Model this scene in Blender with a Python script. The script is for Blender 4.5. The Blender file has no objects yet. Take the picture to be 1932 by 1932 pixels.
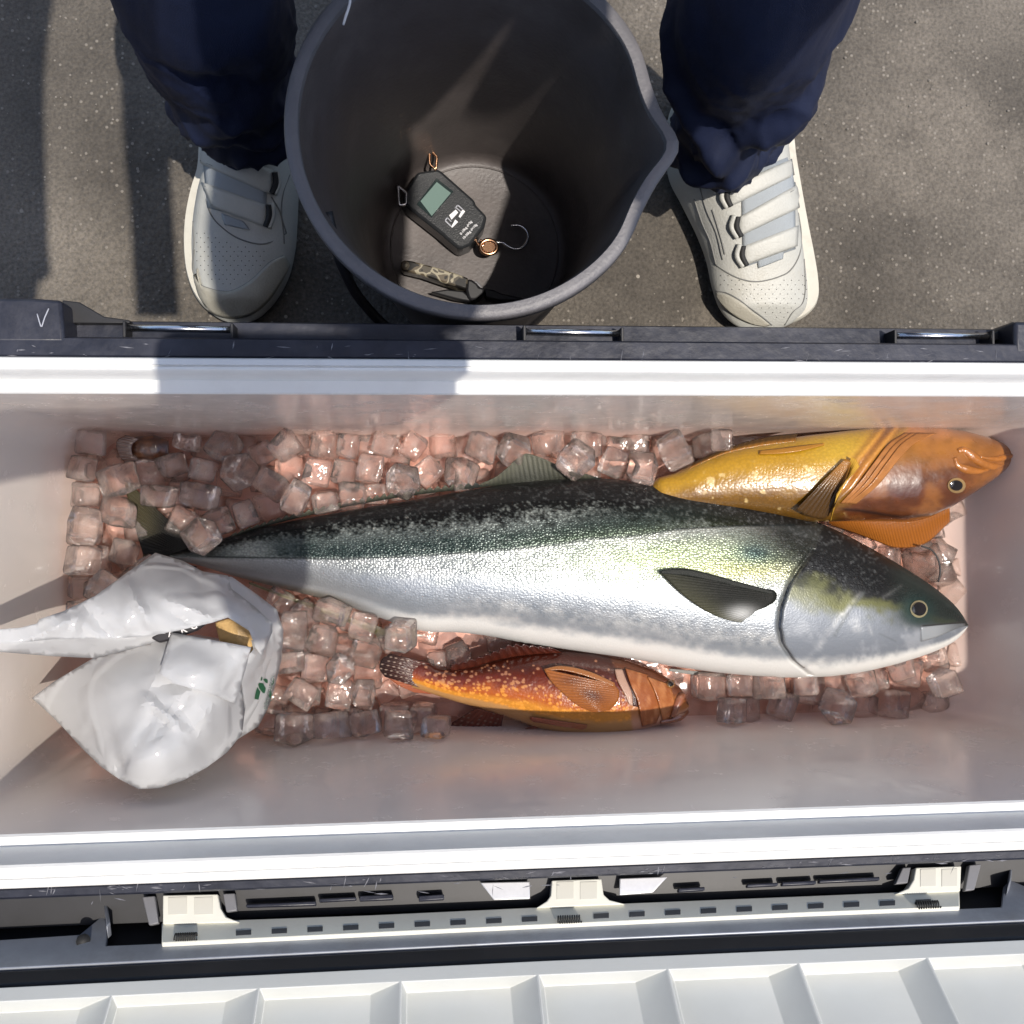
import bpy, bmesh, math, random
import numpy as np
from mathutils import Vector, Matrix, Quaternion, noise, geometry

random.seed(7)
scene = bpy.context.scene
COL = scene.collection
PI = math.pi

# ------------------------------------------------------------------ camera
F, CX, CY, H = 1900.0, 966.0, 966.0, 1.2          # focal length in px of a 1932 px frame, lens height in m


def unit(v):
    v = np.array(v, float)
    return v / np.linalg.norm(v)


_xw = unit([21700, 156, -1900])                    # world x, seen in camera axes
_dn = np.array([-166.0, -34.0, -1900.0])           # straight down, seen in camera axes
_dn = unit(_dn - _xw * np.dot(_dn, _xw))
_zw = -_dn
_yw = np.cross(_zw, _xw)
R = np.array([_xw, _yw, _zw])

cam_data = bpy.data.cameras.new("camera")
cam_data.sensor_width = 36.0
cam_data.lens = F / 1932.0 * 36.0
cam_data.clip_start = 0.02
cam_data.clip_end = 300.0
cam = bpy.data.objects.new("camera", cam_data)
COL.objects.link(cam)
_m = Matrix.Identity(4)
for _i in range(3):
    for _j in range(3):
        _m[_i][_j] = R[_i][_j]
_m[2][3] = H
cam.matrix_world = _m
scene.camera = cam

# ------------------------------------------------------------------ light
SUN_TO = unit([0.215, -0.15, 1.0])
el = math.asin(SUN_TO[2])
rot = math.atan2(SUN_TO[0], SUN_TO[1])
world = bpy.data.worlds.new("World")
scene.world = world
world.use_nodes = True
wn = world.node_tree.nodes
sky = wn.new("ShaderNodeTexSky")
sky.sky_type = 'NISHITA'
sky.sun_disc = False
sky.sun_elevation = el
sky.sun_rotation = rot
sky.altitude = 0
sky.air_density = 1.0
sky.dust_density = 2.0
wn["Background"].inputs[1].default_value = 0.15
world.node_tree.links.new(sky.outputs[0], wn["Background"].inputs[0])
sun_d = bpy.data.lights.new("sun", 'SUN')
sun_d.energy = 3.9
sun_d.angle = math.radians(0.5)
sun_d.color = (1.0, 0.93, 0.84)
sun = bpy.data.objects.new("sun", sun_d)
COL.objects.link(sun)
sun.rotation_euler = Vector(SUN_TO).to_track_quat('Z', 'Y').to_euler()

vs = scene.view_settings
vs.view_transform = 'Standard'
vs.look = 'None'
vs.exposure = 0.32
vs.gamma = 1.0
vs.use_curve_mapping = False


# ------------------------------------------------------------------ geometry helpers
def P(px, py, z):
    """World point at height z seen in the photograph at (px, py)."""
    px, py, z = np.broadcast_arrays(np.asarray(px, float), np.asarray(py, float), np.asarray(z, float))
    v = np.stack([px - CX, -(py - CY), np.full(px.shape, -F)], -1) @ R.T
    t = (z - H) / v[..., 2]
    return v * t[..., None] + np.array([0, 0, H])


def proj(w):
    c = (np.asarray(w, float) - np.array([0, 0, H])) @ R
    return CX + F * c[..., 0] / -c[..., 2], CY - F * c[..., 1] / -c[..., 2]


def onplane(px, py, p0, n):
    v = R @ np.array([px - CX, -(py - CY), -F])
    o = np.array([0, 0, H])
    return o + v * (np.dot(np.asarray(p0) - o, n) / np.dot(v, n))


def ss(a, b, x):
    t = np.clip((np.asarray(x, float) - a) / (b - a), 0, 1)
    return t * t * (3 - 2 * t)


def vnoise(x, y, seed=0):
    x = np.asarray(x, float); y = np.asarray(y, float)
    xi = np.floor(x).astype(np.int64); yi = np.floor(y).astype(np.int64)
    fx = x - xi; fy = y - yi
    fx = fx * fx * (3 - 2 * fx); fy = fy * fy * (3 - 2 * fy)

    def h(a, b):
        n = (a * 374761393 + b * 668265263 + seed * 974711) & 0xffffffff
        n = ((n ^ (n >> 13)) * 1274126177) & 0xffffffff
        return ((n ^ (n >> 16)) & 0xffff) / 65535.0
    return (h(xi, yi) * (1 - fx) + h(xi + 1, yi) * fx) * (1 - fy) + (h(xi, yi + 1) * (1 - fx) + h(xi + 1, yi + 1) * fx) * fy


def fbm(x, y, seed=0, o=3):
    s = 0; a = 0.5; t = 0
    for k in range(o):
        s = s + a * vnoise(x * 2 ** k, y * 2 ** k, seed + k); t += a; a *= 0.5
    return s / t * 2 - 1


def curve(pts, n, smooth=True):
    """n points along a polyline, Catmull-Rom through the given points."""
    p = np.array(pts, float)
    if len(p) == 2 or not smooth:
        d = np.r_[0, np.cumsum(np.linalg.norm(np.diff(p, axis=0), axis=1))]
        q = np.linspace(0, d[-1], n)
        return np.stack([np.interp(q, d, p[:, k]) for k in range(p.shape[1])], 1)
    e = np.vstack([2 * p[0] - p[1], p, 2 * p[-1] - p[-2]])
    out = []
    for i in range(1, len(e) - 2):
        for t in np.linspace(0, 1, 24, endpoint=False):
            a, b, c, d = e[i - 1], e[i], e[i + 1], e[i + 2]
            out.append(.5 * ((2 * b) + (-a + c) * t + (2 * a - 5 * b + 4 * c - d) * t * t + (-a + 3 * b - 3 * c + d) * t ** 3))
    out.append(p[-1])
    return curve(out, n, False)


def mesh(name, verts, faces, mat=None, parent=None, smooth=True, cols=None, pars=None):
    me = bpy.data.meshes.new(name)
    v = [tuple(map(float, q)) for q in verts]
    if parent is not None:
        o0 = Vector(WORLD_LOC.get(parent.name, (0, 0, 0)))
    me.from_pydata(v, [], [tuple(map(int, f)) for f in faces])
    for nm, arr in (("Col", cols), ("Par", pars)):
        if arr is not None:
            at = me.attributes.new(nm, 'FLOAT_COLOR', 'POINT')
            a = np.ones((len(v), 4), np.float32)
            arr = np.asarray(arr)
            a[:, :arr.shape[1]] = arr
            at.data.foreach_set("color", a.ravel())
    me.validate()
    me.update()
    if smooth:
        me.polygons.foreach_set("use_smooth", [True] * len(me.polygons))
    o = bpy.data.objects.new(name, me)
    COL.objects.link(o)
    if mat is not None:
        me.materials.append(mat)
    if parent is not None:
        o.parent = parent
        o.location = -o0
        WORLD_LOC[o.name] = (0, 0, 0)
    return o


WORLD_LOC = {}


def thing(name, label, cat, loc, group=None):
    o = bpy.data.objects.new(name, None)
    COL.objects.link(o)
    o.location = loc
    o.empty_display_size = 0.02
    WORLD_LOC[o.name] = tuple(map(float, loc))
    return tag(o, label, cat, group)


def tag(o, label, cat, group=None):
    o["label"] = label
    o["category"] = cat
    if group:
        o["group"] = group
    return o


def recalc(o, bevel=None, seg=2, angle=35, subsurf=0):
    bm = bmesh.new(); bm.from_mesh(o.data)
    bmesh.ops.remove_doubles(bm, verts=bm.verts, dist=1e-6)
    bmesh.ops.recalc_face_normals(bm, faces=bm.faces)
    bm.to_mesh(o.data); bm.free()
    if bevel:
        m = o.modifiers.new("bevel", 'BEVEL'); m.width = bevel; m.segments = seg
        m.limit_method = 'ANGLE'; m.angle_limit = math.radians(angle)
        m.harden_normals = False
    if subsurf:
        m = o.modifiers.new("sub", 'SUBSURF'); m.levels = subsurf; m.render_levels = subsurf
    return o


def sharp(o, deg=40):
    o.data.set_sharp_from_angle(angle=math.radians(deg))
    return o


def box(name, x0, x1, y0, y1, z0, z1, mat, parent, bevel=0.001):
    v = [(x, y, z) for z in (z0, z1) for y in (y0, y1) for x in (x0, x1)]
    f = [(0, 2, 3, 1), (4, 5, 7, 6), (0, 1, 5, 4), (2, 6, 7, 3), (0, 4, 6, 2), (1, 3, 7, 5)]
    o = recalc(mesh(name, v, f, mat, parent), bevel)
    return sharp(o)


def prism(name, poly, mat, parent, depth, z=None, p0=None, n=(0, 0, 1), off=0.0, bevel=0.0008):
    """Solid whose visible face has the outline poly (photo px) on a plane; it runs depth deep behind it."""
    n = unit(n)
    if p0 is None:
        p0 = np.array([0, 0, z])
    p0 = np.asarray(p0, float) + n * off
    top = [onplane(x, y, p0, n) for x, y in poly]
    k = len(top)
    v = top + [t - n * depth for t in top]
    f = [tuple(range(k)), tuple(range(2 * k - 1, k - 1, -1))] + [(i, (i + 1) % k, k + (i + 1) % k, k + i) for i in range(k)]
    o = recalc(mesh(name, v, f, mat, parent), bevel)
    return sharp(o)


def tube(name, pts, r, mat, parent, n=None, sides=10, caps=True, taper=None, smooth=True):
    c = curve(pts, n or max(2, len(pts) * 6), smooth) if len(pts) > 2 else np.array(pts, float)
    v, f = [], []
    up = np.array([0.13, 0.21, 0.97])
    m = len(c)
    for i, p in enumerate(c):
        t = unit(c[min(i + 1, m - 1)] - c[max(i - 1, 0)])
        a = unit(np.cross(t, up)); b = np.cross(t, a)
        rr = r if taper is None else r * np.interp(i / (m - 1), *zip(*taper))
        for k in range(sides):
            th = 2 * PI * k / sides
            v.append(p + rr * (math.cos(th) * a + math.sin(th) * b))
    for i in range(m - 1):
        for k in range(sides):
            f.append((i * sides + k, i * sides + (k + 1) % sides, (i + 1) * sides + (k + 1) % sides, (i + 1) * sides + k))
    if caps:
        f.append(tuple(range(sides))[::-1]); f.append(tuple(range((m - 1) * sides, m * sides)))
    return recalc(mesh(name, v, f, mat, parent))


def grid_faces(nu, nv, closed=False, off=0):
    f = []
    for i in range(nu - 1):
        for j in range(nv if closed else nv - 1):
            k = (j + 1) % nv
            f.append((off + i * nv + j, off + (i + 1) * nv + j, off + (i + 1) * nv + k, off + i * nv + k))
    return f


def rrect(x0, x1, y0, y1, r, k=8):
    pts = []
    for cx, cy, a0 in ((x1 - r, y1 - r, 0), (x0 + r, y1 - r, 90), (x0 + r, y0 + r, 180), (x1 - r, y0 + r, 270)):
        for i in range(k + 1):
            a = math.radians(a0 + 90 * i / k)
            pts.append((cx + r * math.cos(a), cy + r * math.sin(a)))
    return pts


def loft(name, rings, mat, parent, cap0=False, cap1=False, deg=35, bevel=None):
    n = len(rings[0])
    v = [p for r in rings for p in r]
    f = grid_faces(len(rings), n, True)
    if cap0:
        f.append(tuple(range(n))[::-1])
    if cap1:
        f.append(tuple(range((len(rings) - 1) * n, len(rings) * n)))
    o = recalc(mesh(name, v, f, mat, parent), bevel)
    return sharp(o, deg)


# ------------------------------------------------------------------ materials
def nodes(name):
    m = bpy.data.materials.new(name); m.use_nodes = True
    nt = m.node_tree
    return m, nt, nt.nodes["Principled BSDF"]


def nn(nt, kind, **kw):
    n = nt.nodes.new(kind)
    for k, v in kw.items():
        if k.startswith("i_"):
            key = k[2:]
            n.inputs[int(key) if key.isdigit() else key.replace("_", " ")].default_value = v
        else:
            setattr(n, k, v)
    return n


def mat(name, col, rough=.5, metal=0.0, var=0.0, vscale=30, bump=0.0, bscale=200, spec=.5, coat=0.0, rvar=0.0, dirt=None, dscale=8, damt=.5, **kw):
    m, nt, b = nodes(name)
    b.inputs["Base Color"].default_value = (*col, 1)
    b.inputs["Roughness"].default_value = rough
    b.inputs["Metallic"].default_value = metal
    b.inputs["Specular IOR Level"].default_value = spec
    b.inputs["Coat Weight"].default_value = coat
    b.inputs["Coat Roughness"].default_value = .08
    for k, v in kw.items():
        b.inputs[k.replace("_", " ")].default_value = v
    geo = nn(nt, "ShaderNodeNewGeometry")
    L = nt.links.new
    last = None
    if var:
        nz = nn(nt, "ShaderNodeTexNoise", i_Scale=vscale, i_Detail=6.0, i_Roughness=.65)
        L(geo.outputs["Position"], nz.inputs["Vector"])
        mp = nn(nt, "ShaderNodeMapRange", i_1=.3, i_2=.7, i_3=1 - var, i_4=1 + var)
        L(nz.outputs[0], mp.inputs[0])
        mx = nn(nt, "ShaderNodeVectorMath", operation='SCALE')
        mx.inputs[0].default_value = col
        L(mp.outputs[0], mx.inputs["Scale"])
        last = mx.outputs[0]
        if rvar:
            mr = nn(nt, "ShaderNodeMapRange", i_1=.3, i_2=.7, i_3=rough - rvar, i_4=rough + rvar)
            L(nz.outputs[0], mr.inputs[0]); L(mr.outputs[0], b.inputs["Roughness"])
    if dirt is not None:
        nz = nn(nt, "ShaderNodeTexNoise", i_Scale=dscale, i_Detail=8.0, i_Roughness=.7)
        L(geo.outputs["Position"], nz.inputs["Vector"])
        mp = nn(nt, "ShaderNodeMapRange", i_1=.5, i_2=.75, i_3=0.0, i_4=damt)
        L(nz.outputs[0], mp.inputs[0])
        mx = nn(nt, "ShaderNodeMix", data_type='RGBA')
        L(mp.outputs[0], mx.inputs[0])
        mx.inputs[6].default_value = (*col, 1)
        if last is not None:
            L(last, mx.inputs[6])
        mx.inputs[7].default_value = (*dirt, 1)
        last = mx.outputs[2]
    if last is not None:
        L(last, b.inputs["Base Color"])
    if bump:
        nz = nn(nt, "ShaderNodeTexNoise", i_Scale=bscale, i_Detail=4.0)
        L(geo.outputs["Position"], nz.inputs["Vector"])
        bp = nn(nt, "ShaderNodeBump", i_Strength=1.0, i_Distance=bump)
        L(nz.outputs[0], bp.inputs["Height"]); L(bp.outputs[0], b.inputs["Normal"])
    return m


def mat_attr(name, scale=None, bump=.0006, coat=.3, gloss_rough=.12, mix_dark=.35, fine=.0002, fscale=900, stretch=(1, 1, 1), spec=.5):
    """Base colour from the mesh attribute Col, (metal, roughness, scale relief) from Par."""
    m, nt, b = nodes(name)
    L = nt.links.new
    a = nn(nt, "ShaderNodeAttribute", attribute_name="Col")
    p = nn(nt, "ShaderNodeAttribute", attribute_name="Par")
    sep = nn(nt, "ShaderNodeSeparateColor"); L(p.outputs["Color"], sep.inputs[0])
    geo = nn(nt, "ShaderNodeNewGeometry")
    L(sep.outputs[0], b.inputs["Metallic"]); L(sep.outputs[1], b.inputs["Roughness"])
    b.inputs["Coat Weight"].default_value = coat
    b.inputs["Coat Roughness"].default_value = gloss_rough
    b.inputs["Specular IOR Level"].default_value = spec
    nz = nn(nt, "ShaderNodeTexNoise", i_Scale=fscale, i_Detail=3.0)
    L(geo.outputs["Position"], nz.inputs["Vector"])
    if scale:
        mp = nn(nt, "ShaderNodeMapping"); mp.inputs["Scale"].default_value = stretch
        L(geo.outputs["Position"], mp.inputs["Vector"])
        vo = nn(nt, "ShaderNodeTexVoronoi", i_Scale=scale, i_Randomness=.8)
        L(mp.outputs[0], vo.inputs["Vector"])
        mr = nn(nt, "ShaderNodeMapRange", i_1=.25, i_2=.75, i_3=0.0, i_4=1.0)
        L(vo.outputs["Distance"], mr.inputs[0])
        am = nn(nt, "ShaderNodeMath", operation='MULTIPLY'); L(mr.outputs[0], am.inputs[0]); L(sep.outputs[2], am.inputs[1])
        am2 = nn(nt, "ShaderNodeMath", operation='MULTIPLY', i_1=mix_dark); L(am.outputs[0], am2.inputs[0])
        mx = nn(nt, "ShaderNodeMix", data_type='RGBA', blend_type='MULTIPLY')
        L(am2.outputs[0], mx.inputs[0]); L(a.outputs["Color"], mx.inputs[6]); mx.inputs[7].default_value = (.08, .1, .1, 1)
        # every scale tips its own way, so each catches the sun differently
        wn_ = nn(nt, "ShaderNodeTexWhiteNoise", noise_dimensions='3D'); L(vo.outputs["Position"], wn_.inputs["Vector"])
        hs = nn(nt, "ShaderNodeMath", operation='MULTIPLY', i_1=.12); L(wn_.outputs["Value"], hs.inputs[0])
        hv = nn(nt, "ShaderNodeMath", operation='SUBTRACT'); L(hs.outputs[0], hv.inputs[0]); L(mr.outputs[0], hv.inputs[1])
        hm = nn(nt, "ShaderNodeMath", operation='MULTIPLY'); L(hv.outputs[0], hm.inputs[0]); L(sep.outputs[2], hm.inputs[1])
        bp = nn(nt, "ShaderNodeBump", i_Strength=1.0, i_Distance=bump); L(hm.outputs[0], bp.inputs["Height"])
        bp2 = nn(nt, "ShaderNodeBump", i_Strength=1.0, i_Distance=fine); L(nz.outputs[0], bp2.inputs["Height"]); L(bp.outputs[0], bp2.inputs["Normal"])
        L(mx.outputs[2], b.inputs["Base Color"])
    else:
        bp2 = nn(nt, "ShaderNodeBump", i_Strength=1.0, i_Distance=fine); L(nz.outputs[0], bp2.inputs["Height"])
        L(a.outputs["Color"], b.inputs["Base Color"])
    L(bp2.outputs[0], b.inputs["Normal"])
    L(bp2.outputs[0], b.inputs["Coat Normal"])
    return m


def mat_asphalt():
    m, nt, b = nodes("asphalt")
    L = nt.links.new
    geo = nn(nt, "ShaderNodeNewGeometry")
    n1 = nn(nt, "ShaderNodeTexNoise", i_Scale=5.0, i_Detail=8.0, i_Roughness=.7)
    n2 = nn(nt, "ShaderNodeTexNoise", i_Scale=260.0, i_Detail=5.0, i_Roughness=.7)
    v1 = nn(nt, "ShaderNodeTexVoronoi", i_Scale=170.0)
    v2 = nn(nt, "ShaderNodeTexVoronoi", i_Scale=75.0)
    for n in (n1, n2, v1, v2):
        L(geo.outputs["Position"], n.inputs["Vector"])
    r1 = nn(nt, "ShaderNodeValToRGB")
    r1.color_ramp.elements[0].position = .3; r1.color_ramp.elements[0].color = (.080, .069, .056, 1)
    r1.color_ramp.elements[1].position = .72; r1.color_ramp.elements[1].color = (.176, .154, .126, 1)
    L(n1.outputs[0], r1.inputs[0])
    n0 = nn(nt, "ShaderNodeTexNoise", i_Scale=3.2, i_Detail=4.0, i_Distortion=.8); L(geo.outputs["Position"], n0.inputs["Vector"])
    m0 = nn(nt, "ShaderNodeMapRange", i_1=.36, i_2=.62, i_3=.62, i_4=1.12); L(n0.outputs[0], m0.inputs[0])
    mp = nn(nt, "ShaderNodeMapRange", i_1=.32, i_2=.7, i_3=.62, i_4=1.38)
    L(n2.outputs[0], mp.inputs[0])
    mul = nn(nt, "ShaderNodeVectorMath", operation='SCALE'); L(r1.outputs[0], mul.inputs[0]); mm = nn(nt, "ShaderNodeMath", operation='MULTIPLY'); L(mp.outputs[0], mm.inputs[0]); L(m0.outputs[0], mm.inputs[1]); L(mm.outputs[0], mul.inputs["Scale"])
    # pale chips of stone
    ch = nn(nt, "ShaderNodeSeparateColor"); L(v1.outputs["Color"], ch.inputs[0])
    g1 = nn(nt, "ShaderNodeMath", operation='GREATER_THAN', i_1=.86); L(ch.outputs[0], g1.inputs[0])
    g2 = nn(nt, "ShaderNodeMath", operation='LESS_THAN', i_1=.30); L(v1.outputs["Distance"], g2.inputs[0])
    g = nn(nt, "ShaderNodeMath", operation='MULTIPLY'); L(g1.outputs[0], g.inputs[0]); L(g2.outputs[0], g.inputs[1])
    g3 = nn(nt, "ShaderNodeMath", operation='MULTIPLY', i_1=.75); L(g.outputs[0], g3.inputs[0])
    mx = nn(nt, "ShaderNodeMix", data_type='RGBA'); L(g3.outputs[0], mx.inputs[0]); L(mul.outputs[0], mx.inputs[6]); mx.inputs[7].default_value = (.24, .215, .18, 1)
    ch2 = nn(nt, "ShaderNodeSeparateColor"); L(v2.outputs["Color"], ch2.inputs[0])
    k1 = nn(nt, "ShaderNodeMath", operation='GREATER_THAN', i_1=.992); L(ch2.outputs[1], k1.inputs[0])
    k2 = nn(nt, "ShaderNodeMath", operation='LESS_THAN', i_1=.17); L(v2.outputs["Distance"], k2.inputs[0])
    k = nn(nt, "ShaderNodeMath", operation='MULTIPLY'); L(k1.outputs[0], k.inputs[0]); L(k2.outputs[0], k.inputs[1])
    mx2 = nn(nt, "ShaderNodeMix", data_type='RGBA'); L(k.outputs[0], mx2.inputs[0]); L(mx.outputs[2], mx2.inputs[6]); mx2.inputs[7].default_value = (.30, .27, .225, 1)
    L(mx2.outputs[2], b.inputs["Base Color"])
    b.inputs["Roughness"].default_value = .85
    ad = nn(nt, "ShaderNodeMath", operation='SUBTRACT'); L(n2.outputs[0], ad.inputs[0]); L(v1.outputs["Distance"], ad.inputs[1])
    bp = nn(nt, "ShaderNodeBump", i_Strength=.8, i_Distance=.0028); L(ad.outputs[0], bp.inputs["Height"]); L(bp.outputs[0], b.inputs["Normal"])
    return m


def mat_ice():
    m, nt, b = nodes("ice")
    L = nt.links.new
    geo = nn(nt, "ShaderNodeNewGeometry")
    tc = nn(nt, "ShaderNodeTexCoord")
    oi = nn(nt, "ShaderNodeObjectInfo")
    nz = nn(nt, "ShaderNodeTexNoise", i_Scale=70.0, i_Detail=2.0)
    L(geo.outputs["Position"], nz.inputs["Vector"])
    bp = nn(nt, "ShaderNodeBump", i_Strength=1.0, i_Distance=.0022); L(nz.outputs[0], bp.inputs["Height"])
    b.inputs["Base Color"].default_value = (1.0, .94, .915, 1)
    b.inputs["Roughness"].default_value = .04
    b.inputs["IOR"].default_value = 1.31
    b.inputs["Transmission Weight"].default_value = 1.0
    L(bp.outputs[0], b.inputs["Normal"])
    tr = nn(nt, "ShaderNodeBsdfTransparent"); tr.inputs[0].default_value = (.995, .955, .935, 1)
    df = nn(nt, "ShaderNodeBsdfTranslucent"); df.inputs[0].default_value = (.97, .84, .77, 1)
    d2 = nn(nt, "ShaderNodeBsdfDiffuse"); d2.inputs[0].default_value = (.95, .82, .75, 1)
    dd = nn(nt, "ShaderNodeMixShader", i_0=.5); L(df.outputs[0], dd.inputs[1]); L(d2.outputs[0], dd.inputs[2])
    cl = nn(nt, "ShaderNodeTexNoise", i_Scale=75.0, i_Detail=3.0); L(geo.outputs["Position"], cl.inputs["Vector"])
    cm = nn(nt, "ShaderNodeMapRange", i_1=.45, i_2=.72, i_3=.16, i_4=.50); L(cl.outputs[0], cm.inputs[0])
    m1 = nn(nt, "ShaderNodeMixShader"); L(cm.outputs[0], m1.inputs[0]); L(tr.outputs[0], m1.inputs[1]); L(dd.outputs[0], m1.inputs[2])
    m2 = nn(nt, "ShaderNodeMixShader", i_0=.62); L(b.outputs[0], m2.inputs[1]); L(m1.outputs[0], m2.inputs[2])
    gl = nn(nt, "ShaderNodeBsdfGlossy", i_Roughness=.09); L(bp.outputs[0], gl.inputs["Normal"])
    fr = nn(nt, "ShaderNodeFresnel", i_IOR=1.33); L(bp.outputs[0], fr.inputs["Normal"])
    m3 = nn(nt, "ShaderNodeMixShader"); L(fr.outputs[0], m3.inputs[0]); L(m2.outputs[0], m3.inputs[1]); L(gl.outputs[0], m3.inputs[2])
    L(m3.outputs[0], nt.nodes["Material Output"].inputs["Surface"])
    return m


def mat_meltwater():
    m, nt, b = nodes("meltwater")
    L = nt.links.new
    geo = nn(nt, "ShaderNodeNewGeometry")
    nz = nn(nt, "ShaderNodeTexNoise", i_Scale=28.0, i_Detail=2.0); L(geo.outputs["Position"], nz.inputs["Vector"])
    bp = nn(nt, "ShaderNodeBump", i_Strength=.5, i_Distance=.003); L(nz.outputs[0], bp.inputs["Height"])
    tr = nn(nt, "ShaderNodeBsdfTransparent"); tr.inputs[0].default_value = (.95, .78, .71, 1)
    df = nn(nt, "ShaderNodeBsdfDiffuse"); df.inputs[0].default_value = (.72, .43, .36, 1)
    n2 = nn(nt, "ShaderNodeTexNoise", i_Scale=13.0, i_Detail=5.0, i_Distortion=1.0); L(geo.outputs["Position"], n2.inputs["Vector"])
    mr = nn(nt, "ShaderNodeMapRange", i_1=.35, i_2=.68, i_3=.05, i_4=.45); L(n2.outputs[0], mr.inputs[0])
    m1 = nn(nt, "ShaderNodeMixShader"); L(mr.outputs[0], m1.inputs[0]); L(tr.outputs[0], m1.inputs[1]); L(df.outputs[0], m1.inputs[2])
    gl = nn(nt, "ShaderNodeBsdfGlossy", i_Roughness=.05); L(bp.outputs[0], gl.inputs["Normal"])
    fr = nn(nt, "ShaderNodeFresnel", i_IOR=1.33); L(bp.outputs[0], fr.inputs["Normal"])
    m2 = nn(nt, "ShaderNodeMixShader"); L(fr.outputs[0], m2.inputs[0]); L(m1.outputs[0], m2.inputs[1]); L(gl.outputs[0], m2.inputs[2])
    L(m2.outputs[0], nt.nodes["Material Output"].inputs["Surface"])
    return m


def mat_bag():
    m, nt, b = nodes("bag_film")
    L = nt.links.new
    geo = nn(nt, "ShaderNodeNewGeometry")
    nz = nn(nt, "ShaderNodeTexNoise", i_Scale=9.0, i_Detail=1.0, i_Distortion=.5); L(geo.outputs["Position"], nz.inputs["Vector"])
    vo = nn(nt, "ShaderNodeTexVoronoi", feature='DISTANCE_TO_EDGE', i_Scale=15.0, i_Randomness=1.0); L(geo.outputs["Position"], vo.inputs["Vector"])
    vr = nn(nt, "ShaderNodeMapRange", interpolation_type='SMOOTHSTEP', i_1=0.0, i_2=.14, i_3=1.0, i_4=0.0); L(vo.outputs["Distance"], vr.inputs[0])
    bp0 = nn(nt, "ShaderNodeBump", i_Strength=.8, i_Distance=.012); L(nz.outputs[0], bp0.inputs["Height"])
    bp = nn(nt, "ShaderNodeBump", i_Strength=.7, i_Distance=.0014); L(vr.outputs[0], bp.inputs["Height"]); L(bp0.outputs[0], bp.inputs["Normal"])
    b.inputs["Base Color"].default_value = (.57, .575, .58, 1)
    b.inputs["Roughness"].default_value = .10
    b.inputs["Specular IOR Level"].default_value = .6
    L(bp.outputs[0], b.inputs["Normal"])
    tl = nn(nt, "ShaderNodeBsdfTranslucent"); tl.inputs[0].default_value = (.75, .75, .76, 1)
    mx = nn(nt, "ShaderNodeMixShader", i_0=.25); L(b.outputs[0], mx.inputs[1]); L(tl.outputs[0], mx.inputs[2])
    tp = nn(nt, "ShaderNodeBsdfTransparent")
    m2 = nn(nt, "ShaderNodeMixShader", i_0=.16); L(mx.outputs[0], m2.inputs[1]); L(tp.outputs[0], m2.inputs[2])
    L(m2.outputs[0], nt.nodes["Material Output"].inputs["Surface"])
    return m


def mat_liner():
    m, nt, b = nodes("liner_plastic")
    L = nt.links.new
    geo = nn(nt, "ShaderNodeNewGeometry")
    sx = nn(nt, "ShaderNodeSeparateXYZ"); L(geo.outputs["Position"], sx.inputs[0])
    nz = nn(nt, "ShaderNodeTexNoise", i_Scale=9.0, i_Detail=6.0); L(geo.outputs["Position"], nz.inputs["Vector"])
    # a film of bloody water left on the walls just above the water line
    ad = nn(nt, "ShaderNodeMath", operation='MULTIPLY_ADD', i_1=.16, i_2=-.08); L(nz.outputs[0], ad.inputs[0])
    z2 = nn(nt, "ShaderNodeMath", operation='ADD'); L(sx.outputs[2], z2.inputs[0]); L(ad.outputs[0], z2.inputs[1])
    mr = nn(nt, "ShaderNodeMapRange", interpolation_type='SMOOTHSTEP', i_1=.05, i_2=.20, i_3=.75, i_4=0.0); L(z2.outputs[0], mr.inputs[0])
    xr = nn(nt, "ShaderNodeMapRange", interpolation_type='SMOOTHSTEP', i_1=.50, i_2=.63, i_3=1.0, i_4=.7); L(sx.outputs[0], xr.inputs[0])
    xm = nn(nt, "ShaderNodeMath", operation='MULTIPLY'); L(mr.outputs[0], xm.inputs[0]); L(xr.outputs[0], xm.inputs[1])
    mx = nn(nt, "ShaderNodeMix", data_type='RGBA'); L(xm.outputs[0], mx.inputs[0])
    mx.inputs[6].default_value = (.78, .705, .64, 1); mx.inputs[7].default_value = (.66, .42, .36, 1)
    sm = nn(nt, "ShaderNodeTexNoise", i_Scale=30.0, i_Detail=6.0, i_Roughness=.7); L(geo.outputs["Position"], sm.inputs["Vector"])
    s2 = nn(nt, "ShaderNodeMapRange", i_1=.5, i_2=.8, i_3=0.0, i_4=.09); L(sm.outputs[0], s2.inputs[0])
    m2 = nn(nt, "ShaderNodeMix", data_type='RGBA'); L(s2.outputs[0], m2.inputs[0]); L(mx.outputs[2], m2.inputs[6]); m2.inputs[7].default_value = (.43, .38, .35, 1)
    L(m2.outputs[2], b.inputs["Base Color"])
    r2 = nn(nt, "ShaderNodeMapRange", i_1=.4, i_2=.65, i_3=.14, i_4=.30); L(sm.outputs[0], r2.inputs[0]); L(r2.outputs[0], b.inputs["Roughness"])
    bp = nn(nt, "ShaderNodeBump", i_Strength=.3, i_Distance=.0008); L(nz.outputs[0], bp.inputs["Height"]); L(bp.outputs[0], b.inputs["Normal"])
    return m


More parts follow.
